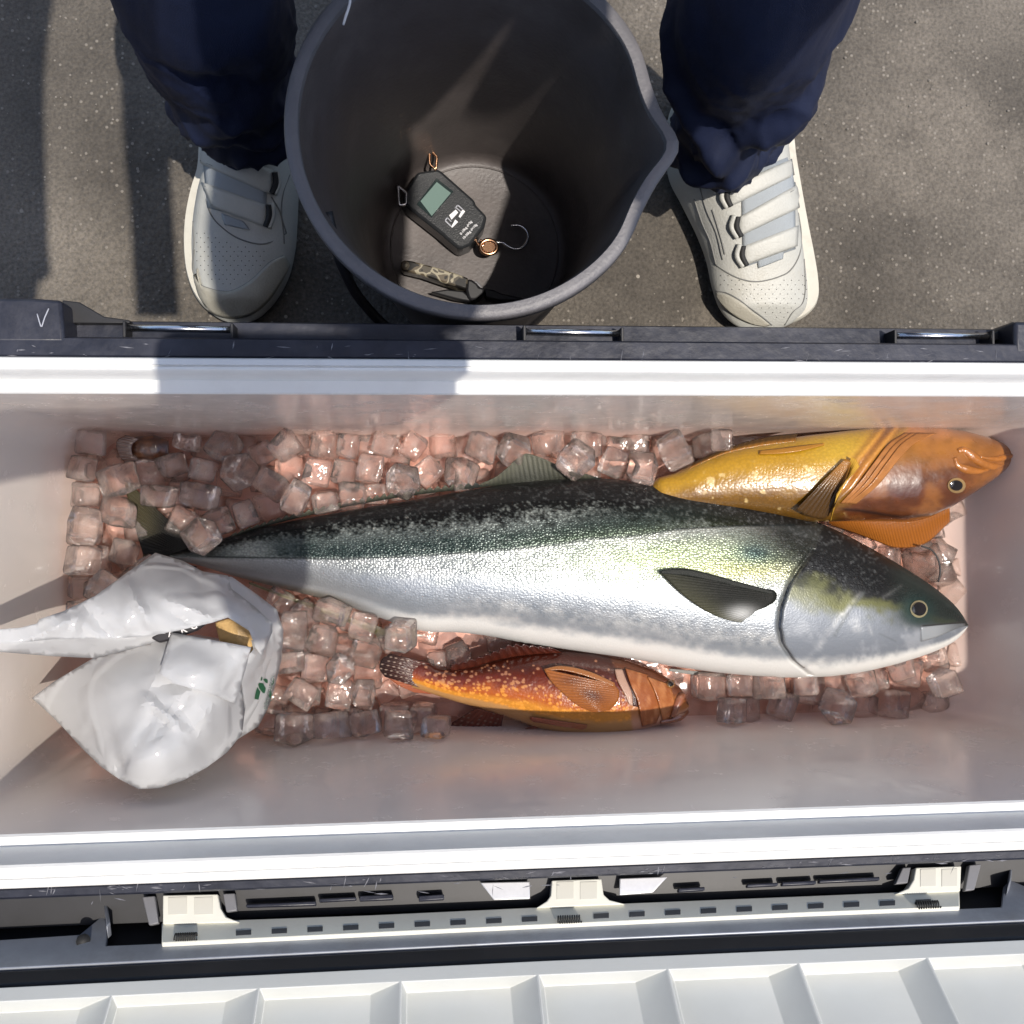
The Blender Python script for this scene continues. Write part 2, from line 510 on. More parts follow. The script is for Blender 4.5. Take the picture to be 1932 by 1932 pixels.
M = dict(
    asphalt=mat_asphalt(), ice=mat_ice(), water=mat_meltwater(), bag=mat_bag(), liner=mat_liner(),
    white=mat("white_plastic", (.74, .74, .72), .38, var=.05, vscale=12, dirt=(.5, .49, .47), dscale=14, damt=.35, bump=.0004, bscale=60),
    slider=mat("ivory_plastic", (.62, .615, .545), .45, var=.04),
    lidwhite=mat("lid_plastic", (.50, .515, .505), .42, var=.05, vscale=10, dirt=(.5, .5, .46), dscale=11, damt=.35),
    navy=mat("navy_plastic", (.017, .019, .030), .42, var=.35, vscale=25, dirt=(.075, .075, .09), dscale=28, damt=.35, bump=.0006, bscale=90, rvar=.1),
    black=mat("black_plastic", (.010, .010, .012), .5, var=.3, vscale=40),
    rubber=mat("black_gasket", (.012, .012, .015), .55, var=.2),
    grey=mat("grey_steel", (.30, .32, .36), .42, metal=.4, var=.15, vscale=18, dirt=(.16, .15, .14), dscale=25, damt=.4),
    greytab=mat("grey_plastic_tab", (.16, .16, .17), .5, var=.1),
    plate=mat("galvanised_plate", (.85, .85, .86), .4, metal=.6, var=.1, vscale=60),
    steel=mat("polished_steel", (.78, .78, .80), .22, metal=1.0, var=.08, vscale=60, bump=.0004, bscale=120),
    bucketrim=mat("bucket_rim_plastic", (.125, .120, .126), .5, var=.12, vscale=20, dirt=(.16, .15, .15), dscale=40, damt=.4, bump=.0005, bscale=300),
    bucket=mat("bucket_plastic", (.085, .073, .070), .48, var=.3, vscale=14, dirt=(.16, .14, .13), dscale=18, damt=.45, bump=.0004, bscale=240, rvar=.08),
    trousers=mat("navy_cloth", (.009, .0138, .038), .62, var=.25, vscale=14, bump=.0005, bscale=900, spec=.32),
    leather=mat("white_leather", (.44, .44, .405), .5, var=.06, vscale=18, dirt=(.36, .33, .26), dscale=16, damt=.5, bump=.0006, bscale=420),
    leather2=mat("toe_leather", (.36, .34, .28), .55, var=.1, vscale=25, dirt=(.26, .23, .17), dscale=22, damt=.6, bump=.0006, bscale=420),
    sole=mat("shoe_sole", (.50, .48, .41), .6, var=.1, dirt=(.28, .25, .2), dscale=30, damt=.6),
    mesh_grey=mat("shoe_mesh", (.33, .36, .38), .8, bump=.001, bscale=1400),
    seam=mat("seam_thread", (.17, .17, .16), .7),
    slot=mat("slot_shade", (.06, .063, .068), .7),
    dark=mat("dark_slot", (.012, .012, .012), .7),
    skin=mat("skin", (.42, .25, .18), .5, var=.06),
    jacket=mat("grey_jacket", (.05, .055, .07), .75, var=.1),
    hair=mat("black_hair", (.012, .011, .010), .5),
    scale_case=mat("scale_case", (.022, .024, .027), .32, var=.12, bump=.0003, bscale=700),
    lcd=mat("lcd_glass", (.15, .22, .20), .1, coat=.6),
    lcdframe=mat("lcd_frame", (.016, .026, .026), .15, coat=.5),
    print_white=mat("white_print", (.75, .75, .78), .6),
    print_grey=mat("grey_print", (.36, .37, .42), .6),
    copper=mat("worn_brass", (.58, .33, .20), .25, metal=1.0, var=.2, vscale=120),
    string=mat("white_string", (.72, .70, .70), .7),
    green=mat("green_print", (.012, .085, .04), .4),
    packblack=mat("black_label", (.02, .018, .02), .3),
    bait=mat("tan_paste", (.55, .36, .15), .5, var=.25, vscale=60, bump=.002, bscale=120),
    paper=mat("white_paper", (.68, .66, .66), .5),
)

# ------------------------------------------------------------------ ground
def ground():
    xs = np.r_[-60, -12, -3, np.linspace(-1.2, 1.2, 90), 3, 12, 60]
    ys = np.r_[-60, -12, -3, np.linspace(-.9, 1.2, 80), 3, 12, 60]
    v = []
    for x in xs:
        for y in ys:
            near = abs(x) < 1.15 and -.85 < y < 1.15
            v.append((x, y, .004 * noise.noise((x * 3, y * 3, .5)) + .0015 * noise.noise((x * 22, y * 22, 3)) - .004 if near else -.004))
    o = mesh("ground", v, grid_faces(len(xs), len(ys)), M["asphalt"])
    o["kind"] = "structure"
    g = random.Random(3)
    gv, gf = [], []
    for k in range(420):
        x, y = g.uniform(-.75, .9), g.uniform(.16, .75)
        r = g.choice([.0006, .0008, .0010, .0016]) * g.uniform(.7, 1.2)
        b = len(gv)
        a0 = g.random() * 6
        for j in range(5):
            a = a0 + 2 * PI * j / 5 + g.uniform(-.3, .3)
            gv.append((x + r * math.cos(a), y + r * math.sin(a), 0.0))
        gv.append((x + r * .2, y, r * 1.0)); gv.append((x, y, -.004))
        for j in range(5):
            gf.append((b + j, b + (j + 1) % 5, b + 5)); gf.append((b + (j + 1) % 5, b + j, b + 6))
    s = mesh("grit", gv, gf, mat("stone_grit", (.26, .235, .20), .8, var=.35, vscale=60), smooth=False)
    s["kind"] = "stuff"


ground()

# ------------------------------------------------------------------ cooler
cooler = thing("cooler_box", "long dark blue cooler box standing open on the asphalt, white inside, lid folded back", "cooler", (.14, -.06, 0))
X0, X1 = -.392, .69                                     # inner opening


def ring(x0, x1, y0, y1, z, r):
    return [(x, y, z) for x, y in rrect(x0, x1, y0, y1, r)]


# white liner: floor, fillet, four walls
lin = []
for z, t in ((.046, 0.0), (.049, .28), (.058, .55), (.076, .78), (.102, .93), (.13, 1.0)):
    e = 1 - t
    lin.append(ring(-.365 + .045 * e, .640 - .12 * e, -.219 + .030 * e, .108 - .022 * e, z, .03 + .03 * e))
for z in (.16, .2, .26, .32, .37):
    k = (z - .13) / (.388 - .13)
    lin.append(ring(-.365 - .022 * k, .640 + .045 * k ** .6, -.219 - .013 * k, .108 + .001 * k, z, .03))
lin.append(ring(-.388, .686, -.2318, .1088, .388, .03))
loft("liner", lin, M["liner"], cooler, cap0=True, deg=80)
# white stepped rim
prof = [(0.0, 0.0, .388), (.0015, .0010, .3905), (.0085, .0105, .391), (.0125, .0125, .4235), (.0142, .0138, .4255), (.0205, .0155, .4258),
        (.0212, .0160, .4238), (.0222, .0168, .4238), (.0229, .0174, .4258), (.0282, .0215, .4255), (.0296, .0226, .424), (.0300, .0228, .405)]
rim = [ring(-.388 - a, .686 + a, -.2318 - a, .1088 + b, z, .03 + a) for a, b, z in prof]
loft("rim", rim, M["white"], cooler, deg=30)
# dark body: band round the rim, ledge at the far side, hinge recess at the near side, outer walls
body = []
for yn, yf, e, z in ((-.2622, .1318, .0302, .404), (-.2624, .1322, .0305, .420), (-.2635, .1335, .032, .4215), (-.269, .1462, .048, .4205),
                     (-.2712, .1478, .05, .418), (-.2722, .1485, .052, .393), (-.2735, .1500, .055, .391), (-.3005, .1650, .07, .390),
                     (-.303, .1665, .072, .386), (-.303, .1670, .072, .30), (-.298, .1640, .068, .12), (-.292, .160, .062, .022), (-.285, .154, .055, .016)):
    body.append(ring(-.388 - e, .686 + e, yn, yf, z, .03 + e * .4))
loft("body", body, M["navy"], cooler, cap1=True, deg=30)
for x, y in ((-.40, -.25), (.70, -.25), (-.40, .12), (.70, .12)):
    loft("foot", [ring(x - .03, x + .03, y - .02, y + .02, z, .008) for z in (-.006, .0165)], M["rubber"], cooler, True, True)
box("hinge_shade_strip", -.43, .725, -.3025, -.2745, .3885, .3925, M["black"], cooler, .0005)  # black strip laid on the ledge to stand for the recess's shade
# far corner blocks beside the recess of the catches
prism("corner_block", [(-420, 556), (60, 562), (116, 566), (121, 640), (121, 647), (-420, 645)], M["navy"], cooler, .11, z=.4212, bevel=.003)
prism("corner_block", [(1914, 606), (2350, 615), (2350, 676), (1916, 668)], M["navy"], cooler, .11, z=.4212, bevel=.003)
prism("recess_wall", [(117, 566), (150, 570), (196, 597), (245, 604), (245, 610), (121, 610)], M["black"], cooler, .08, z=.398)
prism("recess_wall", [(1866, 634), (1914, 606), (1914, 640), (1866, 642)], M["black"], cooler, .08, z=.398)
tube("scratch", [P(x, y, .4216) for x, y in ((70, 592), (74, 606), (78, 619), (84, 600), (92, 582))], .0005, M["print_grey"], cooler, n=12, smooth=False, sides=5)
# three catch pins
for xa, xb, ya, yb in ((240, 437, 618, 622), (991, 1170, 625, 629), (1687, 1866, 633, 634)):
    a, b = P(xa, ya, .404), P(xb, yb, .404)
    pin = tube("catch_pin", [a, b], .0026, M["steel"], cooler, sides=12)
    for q, s in ((a, -1), (b, 1)):
        br = box("pin_bracket", q[0] - .0012 + s * .001, q[0] + .0012 + s * .001, q[1] - .0085, q[1] + .004, .388, .409, M["black"], pin, .0006)
for x, y, r in ((1812, 632, 9), (1182, 632, 6)):
    pass
# worn marks on the bands: pale scuffs, each a thin ridge of torn plastic
g = random.Random(11)
sv, sf = [], []
for k in range(150):
    if g.random() < .62:
        px = g.uniform(30, 1900); py = np.interp(px, [0, 966, 1932], [1676, 1646, 1604]) + g.choice([4, 6, 10, 16, 30]) + g.uniform(-3, 3); z = .4212
    else:
        px = g.uniform(20, 1900); py = g.choice([672, 668, 662, 650]) + g.uniform(-4, 4) + px * .006; z = .4212
    a = g.choice([0, 0, 0, .2, -.3, 1.2, 1.5]) + g.uniform(-.2, .2)
    ln = g.uniform(.001, .006); w = g.uniform(.0002, .0006)
    p = P(px, py, z)
    d = np.array([math.cos(a), math.sin(a), 0]) * ln; e = np.array([-math.sin(a), math.cos(a), 0]) * w
    b = len(sv)
    sv += [p - d, p + e, p + d, p - e, p + np.array([0, 0, .0005])]
    sf += [(b, b + 1, b + 4), (b + 1, b + 2, b + 4), (b + 2, b + 3, b + 4), (b + 3, b, b + 4)]
o = mesh("scuff", sv, sf, mat("scuffed_plastic", (.19, .19, .21), .6, var=.3, vscale=200), cooler, smooth=False)
o["kind"] = "stuff"

# lid, hinged at the near side and folded back about 150 degrees
LP = np.array([0, -.2965, .399])
HN = unit([0, math.sin(math.radians(72)), math.cos(math.radians(72))])       # hinge face, nearly upright
HS = np.array([0, -HN[2], HN[1]])
LN = unit([0, math.sin(math.radians(58)), math.cos(math.radians(58))])       # inner face of the lid
LS = np.array([0, -LN[2], LN[1]])
LP2 = onplane(966, 1811, LP, HN); LP2[0] = 0


def lid_pt(px, py, off=0.0):
    return onplane(px, py, LP2 + LN * off, LN)


def hin_pt(px, py, off=0.0):
    return onplane(px, py, LP + HN * off, HN)


def lid_slab(name, s0, s1, x0, x1, o0, o1, m, par, bevel=.003, p0=LP2, ls=LS, ln=LN):
    v = []
    for s in (s0, s1):
        for x in (x0, x1):
            for o_ in (o0, o1):
                v.append(p0 + ls * s + ln * o_ + np.array([x, 0, 0]))
    f = [(0, 1, 3, 2), (4, 6, 7, 5), (0, 4, 5, 1), (2, 3, 7, 6), (0, 2, 6, 4), (1, 5, 7, 3)]
    return sharp(recalc(mesh(name, v, f, m, par), bevel))


lid = lid_slab("lid", -.008, .36, -.455, .752, -.062, -.036, M["navy"], cooler, .008)
# hinge housing (black), grey steel plate, gasket, white inner panel
lid_slab("hinge_housing", -.012, .052, -.44, .735, -.03, -.0125, M["black"], lid, .001, LP, HS, HN)
prism("hinge_plate", [(-330, 1795), (150, 1763), (197, 1724), (203, 1752), (200, 1784), (580, 1768), (966, 1750), (1450, 1730), (1889, 1711), (1893, 1672), (1906, 1660), (1932, 1671), (2350, 1640),
                      (2350, 1712), (1932, 1736), (966, 1778), (0, 1827), (-330, 1846)], M["grey"], lid, .006, p0=LP, n=HN, off=-.003)
prism("gasket", [(-330, 1850), (0, 1831), (966, 1782), (1932, 1740), (2350, 1720), (2350, 1750), (1932, 1769), (966, 1811), (0, 1859), (-330, 1876)], M["rubber"], lid, .008, p0=LP, n=HN, off=-.004, bevel=.002)


def lid_row(px, d):
    """py of the line parallel to the gasket edge, d px below it"""
    return np.interp(px, [-330, 0, 966, 1932, 2350], [1877, 1861, 1813, 1771, 1752]) + d


POCKETS = [(-420, -62, -410, -118), (-58, 208, -49, 152), (212, 486, 221, 426), (490, 754, 499, 700), (758, 1013, 767, 963), (1017, 1258, 1026, 1199), (1262, 1505, 1271, 1450), (1509, 1748, 1518, 1694), (1752, 1985, 1760, 1927), (1989, 2300, 1998, 2230)]
EXT = LS * .30
DEEP = .019
lv, lf = [], []


def lq(*p):
    b = len(lv)
    lv.extend(p)
    lf.append(tuple(range(b, b + len(p))))


xs_row = sorted({x for p_ in POCKETS for x in p_[:2]})
e_top = {x: lid_pt(x, lid_row(x, 2)) for x in xs_row}
e_out = {x: lid_pt(x, lid_row(x, 29)) for x in xs_row}
for x0_, x1_ in zip(xs_row[:-1], xs_row[1:]):
    lq(e_top[x0_], e_out[x0_], e_out[x1_], e_top[x1_])
    lq(e_top[x0_] - LN * .034, e_top[x0_], e_top[x1_], e_top[x1_] - LN * .034)
for x0_, x1_, i0, i1 in POCKETS:
    a0, a1 = e_out[x0_], e_out[x1_]
    b0, b1 = lid_pt(i0, lid_row(i0, 50), -DEEP), lid_pt(i1, lid_row(i1, 50), -DEEP)
    lq(a0, b0, b1, a1); lq(a0, a0 + EXT, b0 + EXT * .97, b0); lq(b0, b0 + EXT * .97, b1 + EXT * .97, b1); lq(b1, b1 + EXT * .97, a1 + EXT, a1); lq(b0 + EXT * .97, a0 + EXT, a1 + EXT, b1 + EXT * .97)
for p_, n_ in zip(POCKETS[:-1], POCKETS[1:]):
    lq(e_out[p_[1]], e_out[p_[1]] + EXT, e_out[n_[0]] + EXT, e_out[n_[0]])
panel = recalc(mesh("inner_panel", lv, lf, M["lidwhite"], lid), .0035, 3, 12)
sharp(panel, 60)

# white sliding bolts of the hinge
sl = prism("latch_slider", [(305, 1741), (420, 1736), (700, 1726), (1000, 1712), (1200, 1703), (1500, 1691), (1810, 1678), (1811, 1711), (1500, 1723), (1000, 1746), (600, 1765), (305, 1779)],
           M["slider"], lid, .010, p0=LP, n=HN, off=.0005)
LSZ = .0015
BN = unit([0, .45, .89]); BP = hin_pt(966, 1715, .002)
for poly in ([(307, 1689), (411, 1687), (416, 1714), (426, 1730), (452, 1740), (307, 1744)],
             [(1041, 1661), (1135, 1658), (1139, 1688), (1150, 1698), (1180, 1706), (1012, 1713), (1032, 1700), (1039, 1690)],
             [(1728, 1637), (1814, 1634), (1812, 1682), (1690, 1687), (1714, 1676), (1724, 1660)]):
    bl = prism("bolt_block", poly, M["slider"], lid, .010, p0=BP, n=BN, off=LSZ)
    xs_ = sorted(p[0] for p in poly[:2])
    y_ = min(p[1] for p in poly[:2])
    w = (xs_[1] - xs_[0])
    for j in (0, 1):
        xa = xs_[0] + w * (.10 + .47 * j); xb = xa + w * .34
        prism("pocket", [(xa, y_ + 6), (xb, y_ + 5), (xb, y_ + 38), (xa, y_ + 39)], mat("shaded_ivory_plastic", (.52, .51, .45), .5) if j == 0 and "shaded_ivory_plastic" not in bpy.data.materials else bpy.data.materials["shaded_ivory_plastic"], lid, .0006, p0=BP, n=BN, off=LSZ + .0005, bevel=.0002)  # darker ivory plate, painted as the shade of a recess
for k in range(20):
    px = 445 + k * 67.5
    if px > 1790 or 1040 < px < 1110:
        continue
    yb = np.interp(px, [305, 600, 1000, 1500, 1811], [1779, 1765, 1746, 1723, 1711])
    prism("slot", [(px, yb - 17), (px + 29, yb - 18.5), (px + 29, yb - 9), (px, yb - 7.5)], M["slot"], lid, .001, p0=LP, n=HN, off=.0009, bevel=.0002)
for (xa, ya, xb, yb) in ((330, 1769, 372, 1767), (1052, 1736, 1096, 1734), (1728, 1708, 1772, 1706)):
    a, b = hin_pt(xa, ya, .0015), hin_pt(xb, yb, .0015)
    pts = []
    for t in np.linspace(0, 1, 90):
        th = t * 2 * PI * 10
        pts.append(a + (b - a) * t + .0028 * (math.cos(th) * HS + math.sin(th) * HN))
    tube("spring", np.array(pts), .0007, M["dark"], lid, n=90, smooth=False, sides=5)
for poly in ([(906, 1665), (1000, 1663), (1000, 1696), (932, 1698)], [(1169, 1657), (1260, 1654), (1232, 1684), (1169, 1689)]):
    prism("strike_plate", poly, M["plate"], lid, .002, p0=BP, n=BN, off=-.0005)
for poly in ([(268, 1692), (292, 1690), (299, 1742), (281, 1746)], [(420, 1686), (443, 1685), (447, 1718), (427, 1721)],
             [(1690, 1668), (1703, 1637), (1719, 1636), (1713, 1666)], [(1829, 1632), (1852, 1630), (1839, 1679), (1821, 1681)]):
    prism("hinge_tab", poly, M["greytab"], lid, .006, p0=BP, n=BN, off=0)
for poly in ([(195, 1700), (201, 1697), (208, 1740), (201, 1748)], [(1905, 1631), (1911, 1628), (1908, 1660), (1902, 1672)]):
    prism("hinge_ear", poly, M["grey"], lid, .012, p0=LP, n=HN, off=.006)
for poly in ([(464, 1706), (596, 1700), (596, 1708), (464, 1712)], [(602, 1695), (672, 1692), (672, 1698), (602, 1702)], [(678, 1690), (742, 1687), (742, 1697), (678, 1700)],
             [(1410, 1668), (1468, 1665), (1468, 1671), (1410, 1674)], [(1476, 1664), (1540, 1661), (1540, 1668), (1476, 1671)], [(1546, 1660), (1660, 1654), (1660, 1661), (1546, 1666)],
             [(1280, 1676), (1330, 1673), (1330, 1680), (1280, 1683)], [(790, 1690), (838, 1687), (838, 1697), (790, 1700)]):
    prism("hinge_rib", poly, M["navy"], lid, .006, p0=BP, n=BN, off=-.002)
tube("hinge_screw", [hin_pt(157, 1775, -.004), hin_pt(157, 1775, -.0015)], .005, M["dark"], lid, sides=14)

# pink melt water on the liner's floor
wv = [(x, y, .078) for x, y in rrect(-.362, .592, -.2165, .1062, .06)]
w_ = mesh("meltwater", wv, [tuple(range(len(wv)))], M["water"])
w_["kind"] = "structure"


# ------------------------------------------------------------------ bucket
def bucket():
    b = thing("bucket", "black plastic bucket with a pouring spout standing between the white shoes", "bucket", (.066, .333, 0))
    NT = 128
    ct, cb = np.array([.0442, .3205]), np.array([.062, .328])

    def rg(r, z, dz=0.0, sp=1.0):
        k = (z - .02) / .38
        c = cb + (ct - cb) * k
        out = []
        for j in range(NT):
            th = 2 * PI * j / NT
            d = (th + .075 + PI) % (2 * PI) - PI
            kk = max(0, k) ** 3 * sp
            bump = .0125 * math.exp(-(d / .13) ** 2) - .0035 * (math.exp(-((abs(d) - .36) / .16) ** 2))
            rr = r + bump * kk
            out.append((c[0] + rr * math.cos(th), c[1] + rr * math.sin(th), z + dz + .006 * kk * math.exp(-(d / .16) ** 2)))
        return out
    inner = [rg(r, z) for r, z in ((.0, .026), (.06, .026), (.098, .026), (.104, .028), (.1075, .033), (.1095, .045), (.1135, .09), (.118, .15), (.1235, .22), (.1290, .29), (.1350, .36), (.1405, .395))]
    outer = [rg(r, z) for r, z in ((.1435, .394), (.1425, .37), (.1335, .30), (.1275, .22), (.122, .14), (.116, .06), (.1135, .02), (.111, .002), (.105, .0), (.102, .008), (.0, .008))]
    loft("shell", inner + outer, M["bucket"], b, deg=50)
    lip = [rg(r, z) for r, z in ((.1405, .392), (.1408, .3985), (.1416, .4003), (.146, .4006), (.1508, .4003), (.1520, .3988), (.1522, .384), (.1505, .382), (.1445, .383), (.1435, .392))]
    lip.append(lip[0])
    loft("rim", lip, M["bucketrim"], b, deg=60)
    hp = [P(x, y, z) for x, y, z in ((618, 400, .375), (636, 476, .365), (650, 512, .35), (668, 548, .33), (694, 582, .31), (730, 617, .29), (780, 640, .28))]
    tube("handle", hp, .0045, M["black"], b, n=40)
    # moulded ring on the bottom, and scratches
    rp = [(cb[0] + .098 * math.cos(t), cb[1] + .098 * math.sin(t), .0268) for t in np.linspace(0, 2 * PI, 60)]
    tube("base_ring", np.array(rp), .0012, M["bucket"], b, smooth=False, sides=6, caps=False)
    s = tube("string", [P(662, -14, .405), P(659, 10, .408), P(652, 32, .404), P(648, 46, .398)], .0011, M["string"], None, n=16, sides=6)
    tag(s, "short end of white string hanging over the upper left of the black bucket rim", "string")


bucket()


# ------------------------------------------------------------------ things in the bucket
def text_mesh(name, s, size, origin, xdir, ydir, m, parent, thick=.0002, spacing=1.0):
    cu = bpy.data.curves.new("tmp", 'FONT'); cu.body = s; cu.size = size; cu.extrude = thick; cu.space_character = spacing
    cu.offset = size * .012
    to = bpy.data.objects.new("tmp", cu); COL.objects.link(to)
    dg = bpy.context.evaluated_depsgraph_get()
    me = bpy.data.meshes.new_from_object(to.evaluated_get(dg))
    bpy.data.objects.remove(to)
    x = unit(xdir); n = unit(np.cross(x, ydir)); y = np.cross(n, x)
    vv = [np.asarray(origin) + x * v.co[0] + y * v.co[1] + n * v.co[2] for v in me.vertices]
    ff = [tuple(p.vertices) for p in me.polygons]
    return mesh(name, vv, ff, m, parent, smooth=False)


def hand_scale():
    zt = .062
    s = thing("hanging_scale", "small black digital hanging scale with grey display and hook, lying in the bucket", "scale", P(835, 392, .03))
    q = lambda x, y: ((900 + x * .2588) * .805, (300 + y * .2588) * .805)
    bd = [(300, 395), (485, 368), (520, 385), (826, 655), (832, 690), (935, 798), (905, 900), (835, 990), (780, 1060), (690, 1098), (655, 1080), (553, 995), (535, 975), (175, 690), (165, 640), (200, 560)]
    prism("case", [q(*p) for p in bd], M["scale_case"], s, .034, z=zt, bevel=.0035)
    prism("display_frame", [q(*p) for p in ((475, 455), (630, 575), (430, 810), (295, 690))], M["lcdframe"], s, .0008, z=zt + .0006, bevel=.0003)
    prism("display", [q(*p) for p in ((478, 488), (606, 588), (432, 796), (330, 662))], M["lcd"], s, .0008, z=zt + .0009, bevel=.0002)
    # buttons and print, running up to the right
    pr = [((552, 830), (585, 800), (650, 868), (615, 900)), ((640, 715), (672, 690), (735, 755), (700, 800))]
    for a in ([(555, 828), (578, 808), (585, 815), (562, 836)], [(662, 692), (690, 705), (684, 712), (656, 700)]):
        pass
    white = [[(590, 790), (650, 738), (672, 765), (612, 830)], [(608, 895), (645, 828), (672, 850), (618, 903)], [(676, 800), (712, 735), (735, 755), (690, 815)]]
    grey = [[(552, 828), (575, 805), (583, 812), (560, 837)], [(557, 833), (610, 885), (603, 893), (550, 842)], [(575, 806), (612, 845), (607, 851), (570, 812)],
            [(640, 722), (668, 690), (675, 697), (648, 728)], [(668, 690), (722, 740), (716, 747), (662, 698)], [(650, 712), (700, 757), (695, 763), (645, 719)]]
    for k in white:
        prism("button_print", [q(*p) for p in k], M["print_white"], s, .0004, z=zt + .0004, bevel=.00005)
    for k in grey:
        prism("button_outline", [q(*p) for p in k], M["print_grey"], s, .0004, z=zt + .0004, bevel=.00005)
    for t, a, b_ in (("0-10kg d=5g", (700, 970), (822, 822)), ("10-50kg d=10g", (722, 1012), (870, 850))):
        A = P(*q(*a), zt + .0004); B = P(*q(*b_), zt + .0004)
        L_ = np.linalg.norm(B - A)
        up = np.cross([0, 0, 1], B - A)
        text_mesh("print", t, L_ / len(t) * 1.78, A, B - A, up, M["print_white"], s)
    # hook, ring and swivel
    zz = .050
    W = lambda x, y, z=zz: P(*q(x, y), z)
    tube("ring", [W(832, 985), W(838, 1030), W(868, 1066), W(905, 1060), W(900, 1030), W(870, 1012)], .0014, M["copper"], s, n=26)
    pts = [np.array(W(948, 1078)) + .0095 * np.array([math.cos(t), .85 * math.sin(t), 0]) for t in np.linspace(0, 2 * PI, 26)]
    tube("swivel", np.array(pts), .0024, M["copper"], s, smooth=False, sides=8, caps=False)
    loft("swivel_plate", [[tuple(np.array(W(948, 1075, zz + dz)) + r * np.array([math.cos(t), .85 * math.sin(t), 0])) for t in np.linspace(0, 2 * PI, 20, endpoint=False)] for r, dz in ((.0085, -.001), (.0085, .0008))], M["copper"], s, True, True)
    tube("rivet", [W(958, 1015), W(966, 1032)], .0017, M["copper"], s)
    tube("rivet", [W(885, 1120), W(893, 1132)], .0015, M["copper"], s)
    tube("hook", [W(990, 1035), W(1020, 1036), W(1075, 1038), W(1110, 1060), W(1160, 1088), W(1215, 1094), W(1268, 1068), W(1300, 1015), W(1303, 960), W(1275, 912), W(1230, 884), W(1185, 880), W(1150, 886)], .00165, M["steel"], s, n=70)
    for pts in ([(408, 185), (480, 262), (470, 380), (415, 330)], [(125, 520), (205, 590), (200, 690), (140, 700)]):
        w = [W(x, y, .062) for x, y in pts]
        tube("bracket", w + [w[0]], .0016, M["copper"] if pts[0][0] == 408 else M["steel"], s, smooth=False, sides=6)


hand_scale()


def gripper():
    q = lambda x, y: ((920 + x * .2070) * .805, (580 + y * .2070) * .805)
    t = thing("fish_gripper", "camouflage handled fish gripper lying along the near wall inside the bucket", "gripper", P(830, 525, .03))
    m, nt, b = nodes("camouflage")
    geo = nn(nt, "ShaderNodeNewGeometry")
    nz = nn(nt, "ShaderNodeTexNoise", i_Scale=60.0, i_Detail=1.5, i_Distortion=.6)
    nt.links.new(geo.outputs["Position"], nz.inputs["Vector"])
    r = nn(nt, "ShaderNodeValToRGB"); r.color_ramp.interpolation = 'CONSTANT'
    e = r.color_ramp.elements
    e[0].position = 0; e[0].color = (.012, .011, .01, 1); e[1].position = .46; e[1].color = (.07, .06, .045, 1)
    x = e.new(.53); x.color = (.30, .27, .20, 1); x = e.new(.60); x.color = (.10, .08, .055, 1); x = e.new(.68); x.color = (.012, .011, .01, 1)
    nt.links.new(nz.outputs[0], r.inputs[0]); nt.links.new(r.outputs[0], b.inputs["Base Color"])
    b.inputs["Roughness"].default_value = .35
    hd = [(95, 160), (130, 140), (220, 150), (500, 225), (700, 285), (860, 345), (840, 470), (770, 455), (560, 390), (330, 310), (120, 260), (85, 215)]
    prism("handle", [q(*p) for p in hd], m, t, .020, z=.056, bevel=.005)
    prism("joint", [q(*p) for p in ((840, 350), (900, 360), (960, 400), (985, 440), (1050, 460), (1040, 530), (960, 590), (880, 600), (850, 560), (830, 480))], M["black"], t, .02, z=.054, bevel=.003)
    tube("trigger", [P(*q(*p), .05) for p in ((930, 390), (985, 440), (1010, 500), (960, 560), (890, 580))], .0022, M["greytab"], t, n=24)
    prism("jaw", [q(*p) for p in ((1040, 460), (1150, 480), (1230, 520), (1480, 570), (1490, 600), (1200, 600), (1050, 560))], M["black"], t, .014, z=.05, bevel=.003)
    prism("jaw", [q(*p) for p in ((620, 470), (800, 490), (880, 560), (880, 610), (700, 580), (430, 500))], M["black"], t, .012, z=.05, bevel=.002)


gripper()


# ------------------------------------------------------------------ person with the white shoes
class Blob:
    """Dome over a photo outline: left/right edge px per row."""

    def __init__(s, xl, xr, ztop, z0, p=2.6, q=2.2):
        s.xl, s.xr, s.zt, s.z0, s.p, s.q = xl, xr, ztop, z0, p, q

    def edges(s, py):
        a = np.array(s.xl, float); b = np.array(s.xr, float)
        return np.interp(py, a[:, 0], a[:, 1]), np.interp(py, b[:, 0], b[:, 1])


